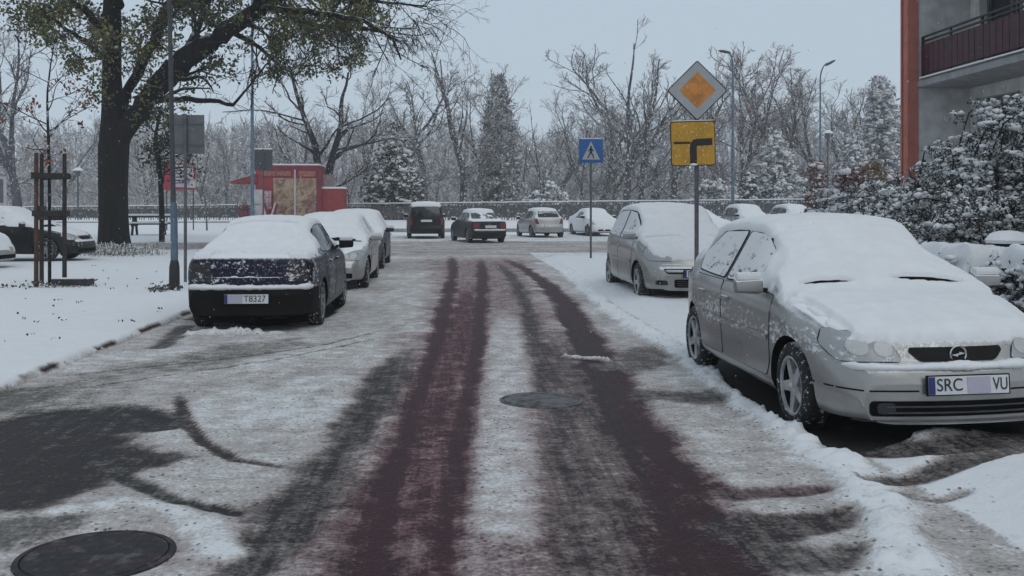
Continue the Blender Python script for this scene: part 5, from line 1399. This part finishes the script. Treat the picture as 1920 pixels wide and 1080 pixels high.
    # bunches lower down along the trunk and below the limbs, where the photo has them
    extra = []
    for px, py, n, sx, sy in ((150, 130, 10, 22, 30), (185, 175, 8, 12, 25), (170, 90, 10, 30, 25), (255, 90, 26, 25, 50), (300, 60, 24, 30, 40), (275, 150, 12, 14, 25), (395, 110, 8, 10, 18), (320, 205, 6, 25, 14), (535, 70, 8, 14, 16), (590, 75, 8, 22, 14), (650, 45, 22, 40, 22), (520, 40, 18, 30, 20), (110, 20, 26, 45, 18), (600, 10, 26, 70, 18), (420, 20, 18, 40, 22), (700, 25, 16, 30, 20)):
        for _ in range(n): extra.append(np.array(wpz(px + rng.normal(0, sx), py + rng.normal(0, sy), D + rng.normal(0, 1.6))[:]) - o)
    E = np.concatenate([ends[keep], np.array(extra)])
    n = 24; P = np.repeat(E, n, 0) + rng.normal(0, .15, (len(E) * n, 3)); P[:, 2] -= .05
    ol = fbm(P[:, 0] * .6, P[:, 2] * .6 + P[:, 1] * .3, 3, 2) > .47
    LV, LF = leaf_quads(P, .08, .17, rng, .6, .5)
    obj_np('leaves', LV, LF, [MT['leaf_green'], MT['leaf_olive']], t, midx=ol.astype(np.int32))
    # snowy tufts at its foot
    r2 = np.random.default_rng(5)
    blades = []
    for i in range(560):
        p = wp(212 + r2.normal(0, 46), D - 1.2 + r2.normal(0, .8)); q = np.array([p.x, p.y, .10])
        a = r2.normal(0, .7, 2); h = r2.uniform(.08, .45) * r2.random()+.06; blades.append((np.array([q, q + [a[0] * h * .5, a[1] * h * .5, h * .8], q + [a[0] * h * 1.2, a[1] * h * 1.2, h * .65]]), np.array([.012, .012, .004])))
    V, F = tubes_np(blades, 3)
    tag(obj_np('grass_tufts', V, F, M_snowy('dry_snowy_grass', (.07, .065, .05), .3, .8, .6, 9, .9, cling=.4, cscale=9)), 'dry grass tufts dusted with snow round the foot of the big tree', 'grass', kind='stuff')
def cam_px(p):
    x, y, z = p; d = x * _s + y * _c; u = x * _c - y * _s
    return 960 + FPX * u / d, HORY - FPX * (z - HCAM) / d
big_tree()

# ------------------------------------------------------------------ young staked tree
def sapling():
    D = 18.4; k = D / FPX; rng = np.random.default_rng(9); b = wp(93, D); z0 = gz(b.x, b.y); o = np.array([b.x, b.y, z0])
    t = thing('young_tree', 'young slender tree with russet leaves held between wooden stakes', 'tree', tuple(o))
    Q = resample([[*(np.array(wpz(px, py, D)[:]) - o), hw * k] for px, py, hw in ((93, 556, 3.4), (93, 400, 3.2), (92, 300, 3), (90, 240, 2.6), (88, 180, 2), (95, 120, 1.4), (104, 70, .8))], 20)
    st = (Q[:, :3], Q[:, 3])
    V, F = tubes_np([st], 8); obj_np('trunk', V, F, MT['bark_near'], t)
    L = ramify(rng, [(Q[8:, :3], Q[8:, 3])], [dict(n=16, abs=.95, ang=55, K=6, wob=.14, up=.04, t0=.0, rk=.5, rmin=.006), dict(n=5, len=.45, ang=45, K=4, wob=.2, up=.02, t0=.2, rk=.6, rmin=.004)])
    V, F = tubes_np(L[0] + L[1], 4); obj_np('branches', V, F, MT['bark_near'], t)
    E = np.array([P[-1] for P, R in L[1]]); pr = np.array([cam_px(e + o) for e in E]); E = E[(pr[:, 1] > 150)]
    P = np.repeat(E, 6, 0) + rng.normal(0, .06, (len(E) * 6, 3)); LV, LF = leaf_quads(P, .05, .11, rng, .6, .8)
    obj_np('leaves', LV, LF, MT['leaf_brown'], t)
    s = thing('tree_stakes', 'wooden stakes with crossbars round the young tree on the snowy verge', 'tree stakes', tuple(o))
    wood = M_snowy('stake_wood', (.030, .024, .021), .75, 1.1, .4, 9, .85); wood2 = M_snowy('stake_wood_red', (.075, .034, .026), .75, 1.1, .4, 9, .85)
    for px, dz, ytop, w in ((68, -.25, 288, wood2), (78, .45, 286, wood), (121, .0, 288, wood)):
        p = np.array(wp(px, D + dz)[:]) - o; zt = HCAM + (HORY - ytop) * k - z0
        m = MB(); m.tube([(p[0], p[1], -.15), (p[0], p[1], zt)], [.042, .037], 10); m.build('stake', w, s, smooth=True)
    Z = lambda py: HCAM + (HORY - py) * k - z0
    A, B, C = [np.array(wp(px, D + dz)[:]) - o for px, dz in ((68, -.25), (121, 0), (78, .45))]
    for p, q, py in ((A, B, 330), (B, C, 331), (C, A, 329), (A, C, 391), (C, B, 408), (A, B, 400)):
        d = q - p; rz = math.atan2(d[1], d[0]); c = (p + q) / 2; off = Vector((math.sin(rz), -math.cos(rz))) * .06
        m = MB(); m.box((c[0] + off.x, c[1] + off.y, Z(py)), (np.linalg.norm(d[:2]) + .16, .035, .10), rz=rz); m.build('crossbar', wood, s)
    r = wp(130, D - .3); q = thing('grate_edge', 'low dark metal edging half buried in snow at the foot of the stakes', 'edging', (r.x, r.y, z0), -.05)
    m = MB(); m.box((0, 0, .12), (.62, .06, .12)); m.box((-.1, .35, .10), (.62, .06, .10)); m.box((.28, .18, .11), (.06, .36, .11)); m.build('frame', MT['iron'], q, bevel=.01)
    m = MB(); m.box((0, .01, .19), (.55, .07, .03)); m.build('snow', MT['snow'], q, bevel=.012)
sapling()

# ------------------------------------------------------------------ bare trees behind the railing
PROTO = {}
def bare_proto(key):
    if key not in PROTO:
        sd, H, r, fork, n1, spread, up, tw, dens = BARE[key]
        (V1, F1), (V2, F2) = bare_tree_mesh(sd, H, r, fork, n1, spread, up, tw, dens)
        PROTO[key] = (mesh_np('trunk', V1, F1, [MT['bark_mid']]), mesh_np('crown', V2, F2, [MT['twig']]))
    return PROTO[key]
BARE = {'a': (101, 14, .34, .30, 9, 40, .05, .017, 1.0), 'b': (102, 14, .30, .25, 10, 36, .07, .017, 1.0), 'c': (103, 14, .38, .22, 10, 44, .04, .018, 1.0),
        'd': (104, 14, .30, .35, 9, 34, .09, .017, 1.1), 'e': (105, 14, .26, .28, 11, 40, .05, .016, 1.1), 'f': (106, 10, .12, .3, 5, 30, .08, .010, .6), 'g': (107, 14, .36, .28, 7, 30, .10, .018, .75)}
def bare_tree(key, px, d, ytop, label, name='bare_tree', group='bare trees behind the railing', rz=None, bark=None, twig=None, wide=1.0, tw=True):
    b = wp(px, d); z0 = gz(b.x, b.y) - .1; H = HCAM + (HORY - ytop) * d / FPX - z0; s = H / (BARE[key][1] * .97)
    t = thing(name, label, 'tree', (b.x, b.y, z0), rz if rz is not None else px * .37, group); t.scale = (s * wide, s * wide, s)
    m1, m2 = bare_proto(key)
    for nm, me, mt in (('trunk', m1, bark), ('crown', m2, twig)):
        if nm == 'crown' and not tw: continue
        if mt:
            me = me.copy(); me.materials.clear(); me.materials.append(mt)
        link(bpy.data.objects.new(nm, me), t)
    return t
near = None
bare_tree('c', 612, 67, 70, 'dark bare tree with spreading limbs rising behind the red kiosk', group=None, bark=MT['bark_near'], wide=1.5, rz=1.1)
bare_tree('g', 866, 74, 62, 'tall bare tree with stubby pollarded limbs behind the black saloon', rz=.4, wide=.85)
bare_tree('g', 1176, 76, 58, 'tallest bare tree, behind the crossing sign, with upright pollarded limbs', rz=2.2, wide=.95)
bare_tree('d', 1198, 82, 110, 'bare tree close beside the tall pollarded one behind the crossing sign', rz=4.0)
bare_tree('a', 1262, 73, 140, 'bare tree with a thick dark trunk just left of the yellow plate pole', rz=5.5, wide=1.1)
bare_tree('f', 1015, 78, 192, 'thin dead tree with two forked stems in the gap above the silver hatchback', rz=.3)
bare_tree('b', 30, 56, 10, 'pale purple grey tree leaning at the far left edge', bark=MT['bark_grey'], rz=.5, wide=1.1)
bare_tree('e', -30, 62, 70, 'grey tree partly cut off by the left edge of the photo', bark=MT['bark_grey'])
bare_tree('f', 655, 64, 270, 'thin sapling stem just right of the red kiosk', rz=2)
bare_tree('f', 818, 70, 262, 'thin sapling stem above the gap between black van and saloon', rz=4)
bare_tree('f', 388, 47, 285, 'small sapling with few leaves between the two pole signs on the left', rz=1)
far = [('a', 120, 95, 215, 'left of the oak trunk'), ('b', 270, 96, 230, 'right of the oak trunk'), ('e', 372, 98, 245, 'behind the square sign seen from the back'), ('d', 425, 99, 255, 'left of the kiosk awning'),
       ('a', 520, 96, 240, 'above the kiosk left end'), ('b', 560, 88, 200, 'behind the kiosk roof'), ('e', 690, 92, 150, 'left of the snowy conifer'), ('a', 745, 90, 130, 'behind the snowy conifer'),
       ('d', 800, 94, 150, 'above the black van'), ('e', 905, 92, 150, 'right of the pollarded tree above the saloon'), ('b', 985, 110, 250, 'left of the thin dead tree'), ('a', 1050, 108, 230, 'right of the thin dead tree'),
       ('e', 1085, 98, 190, 'left of the blue crossing sign'), ('b', 1130, 90, 150, 'above the blue crossing sign'), ('a', 1230, 92, 95, 'left of the yellow diamond'), ('d', 1345, 96, 150, 'right of the yellow diamond'),
       ('e', 1400, 92, 110, 'just right of the slim left-armed lamp'), ('b', 1440, 94, 100, 'midway between the two far lamp posts'), ('a', 1485, 92, 92, 'left of the right-armed lamp, the tallest there'), ('d', 1530, 96, 140, 'behind the right-armed lamp'),
       ('e', 1590, 95, 170, 'right of the right-armed lamp'), ('b', 1700, 98, 180, 'beside the orange edge of the building'), ('a', 1310, 88, 175, 'behind the yellow junction plate'), ('e', 1160, 84, 200, 'between crossing sign and pollarded tree')]
for i, (kk, px, d, yt, where) in enumerate(far):
    red = px > 1290 and px < 1580
    bare_tree(kk, px, d, yt, ('reddish twigged' if red and i % 2 == 0 else 'grey twigged') + ' bare tree ' + where, twig=MT['twig_red'] if red and i % 2 == 0 else None, wide=1.0 + .15 * (i % 3))

# snowy conifers and shrubs behind the railing
def conifer(px, d, ytop, hw, label, seed, far=False, n=420, name='snowy_conifer', base=.08, hang=.25, shape=.85, leaf=None, snow=True, zbase=None):
    b = wp(px, d); z0 = gz(b.x, b.y) - .1; H = HCAM + (HORY - ytop) * d / FPX - z0; R = hw * d / FPX
    t = thing(name, label, 'tree', (b.x, b.y, z0), 0, 'snowy conifers behind the railing')
    P = conifer_mesh(seed, H, R, n, leaf or ((.2, .45)), snow, hang, base, .1, shape)
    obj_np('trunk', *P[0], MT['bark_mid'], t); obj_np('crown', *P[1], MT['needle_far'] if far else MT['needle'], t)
    if snow: tag(obj_np('snow', *P[2], MT['snow'], t), kind='stuff')
conifer(738, 73, 238, 62, 'broad dark conifer loaded with snow between kiosk and black van', 31, hang=.55, shape=.6)
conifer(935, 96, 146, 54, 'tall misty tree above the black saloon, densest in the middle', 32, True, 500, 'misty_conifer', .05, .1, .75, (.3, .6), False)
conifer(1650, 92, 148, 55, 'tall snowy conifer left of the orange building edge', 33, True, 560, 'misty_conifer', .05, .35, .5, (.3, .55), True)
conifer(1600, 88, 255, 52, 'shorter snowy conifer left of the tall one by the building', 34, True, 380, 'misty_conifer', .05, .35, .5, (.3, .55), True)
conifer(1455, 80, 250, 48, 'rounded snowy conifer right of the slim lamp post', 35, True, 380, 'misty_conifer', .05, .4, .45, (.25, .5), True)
conifer(1405, 76, 325, 30, 'small snowy conifer beside the blue lamp post foot', 36, False, 200, 'snowy_conifer', .05, .4, .5, None, True)
def bush(px, d, ytop, hw, label, seed, n=120, name='snowy_bush', leafm='needle', leaf=(.10, .22), rad=.22, group='snowy bushes', zb=None, dep=None, snow_p=.8, leaves=26, col=None):
    rng = np.random.default_rng(seed); b = wp(px, d); z0 = (gz(b.x, b.y) if zb is None else zb); H = HCAM + (HORY - ytop) * d / FPX - z0; R = hw * d / FPX; D2 = dep or R
    t = thing(name, label, 'bush', (b.x, b.y, z0), -YAW, group)
    a = rng.random(n) * 2 * math.pi; q = rng.random(n) ** .5; u = rng.random(n)
    cz = H * (.06 + .88 * u ** .9); rr = np.sqrt(np.clip(1 - (u - .15) ** 2 / .85, .05, 1))
    C = np.column_stack([R * .9 * q * np.cos(a) * rr, D2 * .9 * q * np.sin(a) * rr, cz]); rad_ = np.full(n, rad) * rng.uniform(.7, 1.3, n)
    (LV, LF), (SV, SF) = bushy_np(rng, C, rad_, leaves, leaf, .6, snow_p)
    obj_np('foliage', LV, LF, col or MT[leafm], t); tag(obj_np('snow', SV, SF, MT['snow'], t), kind='stuff')
    st = [(np.array([[c[0] * .1, c[1] * .1, -.05], [c[0] * .6, c[1] * .6, c[2] * .5], c]), np.array([.02, .014, .006])) for c in C[::3]]
    V, F = tubes_np(st, 4); obj_np('stems', V, F, MT['bark_mid'], t)
    return t
bush(1028, 74, 343, 48, 'low spreading bush loaded with snow above the silver hatchback', 41, 90, rad=.34)
bush(1340, 74, 338, 50, 'low snowy bush behind the yellow plate pole', 42, 80, rad=.34)
bush(1485, 74, 335, 45, 'low snowy bush between the two far lamp posts', 43, 80, rad=.34)

# far wood seen as one mass, haze partly painted into its pale base colour
def far_wood():
    rng = np.random.default_rng(77); polys, tw = [], []
    for i in range(520):
        px = -260 + 2450 * (i + rng.random()) / 520; d = rng.uniform(112, 165); b = wp(px, d); z0 = gz(b.x, b.y)
        gap = math.exp(-((px - 1010) / 70) ** 2)
        yt = 205 + 50 * rng.random() + 25 * gap - 55 * math.exp(-((px - 1400) / 200) ** 2); H = HCAM + (HORY - yt) * d / FPX - z0
        o = np.array([b.x, b.y, z0]); st = grow_branch(rng, o, np.array([0, 0, 1.]), H * .9, .16, .04, 6, .05, .05); polys.append(st)
        for _ in range(70):
            t = rng.uniform(.12, 1); f = t * 5; j = min(int(f), 4); p = st[0][j] + (st[0][j + 1] - st[0][j]) * (f - j)
            tw.append(grow_branch(rng, p, tilt_dir(rng, np.array([0, 0, 1.]), math.radians(rng.uniform(25, 70))), rng.uniform(1.2, 3.4) * (1.2 - .5 * t), .06, .028, 4, .22, .04))
        for _ in range(26): # undergrowth
            p = o + [rng.normal(0, 3), rng.normal(0, 3), 0]; tw.append(grow_branch(rng, p, np.array([rng.normal(0, .4), rng.normal(0, .4), 1]), rng.uniform(1.5, 4.5), .05, .02, 4, .2, .02))
    a, b = tubes_np(polys, 4); c, d = tubes_np(tw, 3)
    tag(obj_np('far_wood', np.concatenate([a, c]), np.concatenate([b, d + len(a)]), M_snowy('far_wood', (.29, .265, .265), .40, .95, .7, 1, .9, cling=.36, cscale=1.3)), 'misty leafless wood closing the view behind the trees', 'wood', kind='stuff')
far_wood()

# ------------------------------------------------------------------ dark leafy tree behind the oak and shrubs by the building
def small_leafy():
    D = 36.0; rng = np.random.default_rng(15); b = wp(300, D); z0 = gz(b.x, b.y); o = np.array([b.x, b.y, z0])
    t = thing('small_leafy_tree', 'small tree with dark green leaves between the oak and the sign seen from behind', 'tree', tuple(o))
    Q = resample([[*(np.array(wpz(px, py, D)[:]) - o), hw * D / FPX] for px, py, hw in ((303, 478, 6), (303, 400, 5.5), (300, 320, 5), (290, 260, 4), (300, 210, 2))], 14)
    L = ramify(rng, [(Q[5:, :3], Q[5:, 3])], [dict(n=16, abs=1.3, ang=60, K=6, wob=.15, up=.0, t0=.0, rk=.5, rmin=.012), dict(n=6, len=.45, ang=45, K=4, wob=.2, up=-.05, t0=.2, rk=.6, rmin=.008)])
    V, F = tubes_np([(Q[:, :3], Q[:, 3])] + L[0] + L[1], 5); obj_np('trunk', V, F, MT['bark_near'], t)
    E = np.array([P[-1] for P, R in L[0] + L[1]]); P = np.repeat(E, 20, 0) + rng.normal(0, .16, (len(E) * 20, 3)); LV, LF = leaf_quads(P, .07, .15, rng, .6, .5)
    obj_np('crown', LV, LF, MT['leaf_green'], t)
small_leafy()

def arching_shrub(px, d, z0, H, W, Dp, label, seed, n, rad, leaves, leaf, name='snowy_shrub', profile=None, snow_p=.75, group=None, sr=.55, arch=.5):
    """stems rising and bending outward, leaf clumps along them with snow on top"""
    rng = np.random.default_rng(seed); b = wp(px, d)
    t = thing(name, label, 'shrub', (b.x, b.y, z0), -YAW, group); polys, C, R = [], [], []
    for i in range(n):
        bx, by = rng.normal(0, W * .22), rng.normal(0, Dp * .25); tx = np.clip(bx * 1.6 + rng.normal(0, W * .26), -W * .55, W * .55); ty = np.clip(by * 1.4 + rng.normal(0, Dp * .25), -Dp * .55, Dp * .55)
        hm = H * (profile(tx / W) if profile else 1 - .5 * (2 * tx / W) ** 2) * rng.uniform(.62, 1.03)
        P = np.array([[bx * .5, by * .5, -.05], [bx, by, hm * .5], [bx + (tx - bx) * .5, by + (ty - by) * .5, hm * .92], [tx, ty, hm], [tx + (tx - bx) * arch * .4, ty + (ty - by) * arch * .4, hm * (1 - .12 * arch)]])
        P = resample(P, 9); polys.append((P, np.linspace(.03, .007, 9)))
        for q in np.linspace(.25, 1, 9):
            f = q * 8; j = min(int(f), 7); C.append(P[j] + (P[j + 1] - P[j]) * (f - j) + rng.normal(0, rad * .7, 3)); R.append(rad * rng.uniform(.65, 1.3))
    C = np.array(C); R = np.array(R); C[:, 2] = np.maximum(C[:, 2], .08)
    (LV, LF), (SV, SF) = bushy_np(rng, C, R, leaves, leaf, sr, snow_p, .5)
    obj_np('foliage', LV, LF, MT['shrub_leaf'], t); tag(obj_np('snow', SV, SF, MT['snow'], t), kind='stuff')
    V, F = tubes_np(polys, 5); obj_np('stems', V, F, MT['bark_near'], t)
# tall evergreen by the facade, a mounded one in front, low ones running left
arching_shrub(1830, 15.5, .1, 3.35, 2.9, 2.2, 'tall snow loaded evergreen shrub in front of the building facade', 51, 110, .12, 40, (.035, .085), profile=lambda u: np.interp(u, [-.55, -.3, 0, .3, .55], [.42, .58, .82, 1.02, .98]))
arching_shrub(1720, 17.5, .1, 2.0, 2.6, 2.0, 'mounded snowy shrub at the foot of the orange building edge', 52, 70, .12, 38, (.035, .085))
arching_shrub(1850, 13.2, .1, 1.75, 1.6, 1.2, 'dark rounded shrub with arching snowy branches behind the lidded bin', 53, 52, .10, 40, (.03, .075), snow_p=.55)
arching_shrub(1740, 13.6, .1, 1.35, 2.2, 1.2, 'low snowy shrub with drooping sprays right of the silver hatchback roof', 54, 50, .10, 36, (.03, .075), snow_p=.6, arch=1.2)
arching_shrub(1625, 24, .1, 2.0, 2.6, 1.8, 'snowy shrub left of the orange building edge', 55, 50, .16, 22, (.08, .16))
bush(1640, 31, 300, 36, 'bush with tan leaves rising behind the snowy shrubs', 56, 70, 'tan_bush', leaf=(.12, .22), rad=.26, group=None, snow_p=.15, col=M_snowy('tan_leaves', (.19, .135, .075), .7, 1.1, .5, 6, .8, cling=.12))
bush(1592, 30, 318, 28, 'bush with russet leaves left of the tan one', 57, 60, 'russet_bush', leaf=(.12, .22), rad=.24, group=None, snow_p=.35, col=M_snowy('russet_bush_leaves', (.13, .055, .055), .7, 1.1, .5, 6, .8, cling=.2))
bush(1530, 34, 300, 14, 'slim russet shrub behind the farthest parked roofs', 58, 40, 'russet_bush', leaf=(.12, .22), rad=.2, group=None, snow_p=.2, col=M_snowy('russet_shrub_leaves', (.16, .08, .055), .7, 1.1, .5, 6, .8, cling=.15))
# clipped hedge on the right
def hedge(px0, d0, px1, d1, w, H, label, seed, n=700, name='clipped_hedge'):
    rng = np.random.default_rng(seed); a, b = wp(px0, d0), wp(px1, d1); c = (a + b) / 2; L = (b - a).length; rz = math.atan2(b.y - a.y, b.x - a.x)
    t = thing(name, label, 'hedge', (c.x, c.y, .08), rz, None)
    C = np.column_stack([rng.uniform(-L / 2, L / 2, n), rng.uniform(-w / 2, w / 2, n), rng.uniform(.05, H, n)]); C[:, 2] -= .08 * fbm(C[:, 0] * 2, C[:, 1] * 2, seed, 2)
    (LV, LF), _ = bushy_np(rng, C, np.full(n, .11), 26, (.03, .065), .5, .05)
    obj_np('foliage', LV, LF, MT['shrub_leaf'], t)
    gx, gy = np.meshgrid(np.arange(-L / 2 - .08, L / 2 + .09, .03), np.linspace(-w / 2 - .07, w / 2 + .07, 26))
    e = np.clip(np.minimum(L / 2 + .08 - np.abs(gx), w / 2 + .07 - np.abs(gy)) / .12, 0, 1); lum = fbm(gx * 3.2 + seed, gy * 3.2, seed, 4)
    ed = fbm(gx * 5 + seed, gy * 5, seed + 3, 2); gzz = H - .14 * (1 - e) ** 2 - .12 * (ed < .40) + .03 + .13 * (lum - .5) + .09 * np.sqrt(e); rows, cols = gx.shape; ii = np.arange(gx.size).reshape(rows, cols)
    SV = np.stack([gx + .03 * (ed - .5), gy + .10 * (lum - .5), gzz], -1).reshape(-1, 3); SF = np.stack([ii[:-1, :-1], ii[:-1, 1:], ii[1:, 1:], ii[1:, :-1]], -1).reshape(-1, 4)
    k = int(L * H * 110); T = np.column_stack([rng.uniform(-L / 2, L / 2, k), np.where(rng.random(k) < .5, -1, 1) * w * .60, rng.uniform(.1, H, k)]); SV2, SF2 = blob_np(T, rng.uniform(.02, .07, k), rng, 1, .6)
    obj_np('snow', SV, SF, MT['snow'], t); tag(obj_np('snow_specks', SV2, SF2, MT['snow'], t), kind='stuff')
    st = [(np.array([[x, 0, -.05], [x + rng.normal(0, .05), 0, H * .5], [x + rng.normal(0, .1), rng.normal(0, .1), H * .95]]), np.array([.02, .015, .006])) for x in np.arange(-L / 2 + .1, L / 2, .22)]
    V, F = tubes_np(st, 4); obj_np('stems', V, F, MT['bark_near'], t)
hedge(1925, 10.2, 2140, 7.6, .62, .95, 'dense clipped hedge with snow on its top at the right edge', 61, 900)
hedge(1775, 11.6, 1868, 10.6, .70, .92, 'low loose hedge under thick snow behind the silver hatchback bonnet', 62, 420)
# ------------------------------------------------------------------ manholes, small litter, falling snow, air
manhole(180, 1045, .335, 'dark iron manhole cover in the snow at the bottom left', .004, .30)
manhole(1015, 752, .33, 'slush covered manhole cover in the middle of the carriageway', .004, .47)
def twig_litter():
    rng = np.random.default_rng(88); P = []
    for i in range(34):
        px, py = rng.uniform(0, 330), rng.uniform(500, 690)
        p = gp(px, py)
        if p.x > KL - .1: continue
        P.append([p.x, p.y, .19])
    P = np.array(P); P = np.repeat(P, 3, 0) + rng.normal(0, .03, (len(P) * 3, 3)) * [1, 1, .1]; V, F = leaf_quads(P, .025, .05, rng)
    tag(obj_np('fallen_leaves', V, F, M_plain('dead_leaf', (.045, .036, .028), .8)), 'scattered dark leaves lying on the snow of the left verge', 'leaves', kind='stuff')
twig_litter()
def verge_tufts():
    rng = np.random.default_rng(41)
    for px, py, n, sx, lab in ((318, 553, 130, .16, 'dead leaves and grass tufts at the foot of the blue lamp post'), (100, 548, 160, .45, 'dead leaves and grass tufts round the feet of the tree stakes')):
        p = gp(px, py); C = np.column_stack([p.x + rng.normal(-.05, sx, n), p.y + rng.normal(0, .22, n), .09 + np.abs(rng.normal(0, .05, n))])
        V, F = leaf_quads(C, .04, .10, rng)
        tag(obj_np('leaf_litter', V, F, M_snowy('leaf_litter', (.05, .042, .034), .6, 1.0, .6, 9, .9, cling=.2)), lab, 'leaves', kind='stuff')
verge_tufts()
def falling_snow():
    rng = np.random.default_rng(99); n = 2200; d = rng.uniform(6, 34, n) ; px = rng.uniform(-100, 2020, n); py = rng.uniform(-40, 1000, n)
    C = np.array([wpz(a, b, c)[:] for a, b, c in zip(px, py, d)]); ok = C[:, 2] > .3
    V, F = blob_np(C[ok], rng.uniform(.002, .0048, ok.sum()), rng, 1, 1.0, .1)
    tag(obj_np('falling_snow', V, F, MT['snow']), 'sparse snowflakes drifting through the air', 'snowfall', kind='stuff')
falling_snow()
def haze():
    m = MB(); m.box((0, 200, 25), (1400, 1200, 90))
    o = m.build('haze', bpy.data.materials.new('snowy_air')); tag(o, kind='stuff')
    mt = o.data.materials[0]; mt.use_nodes = True; nt = mt.node_tree; nt.nodes.clear()
    out = nt.nodes.new('ShaderNodeOutputMaterial'); v = nt.nodes.new('ShaderNodeVolumePrincipled')
    v.inputs['Color'].default_value = (.95, .97, 1.0, 1); v.inputs['Density'].default_value = HAZE
    nt.links.new(v.outputs[0], out.inputs['Volume'])
HAZE = .0010
haze()
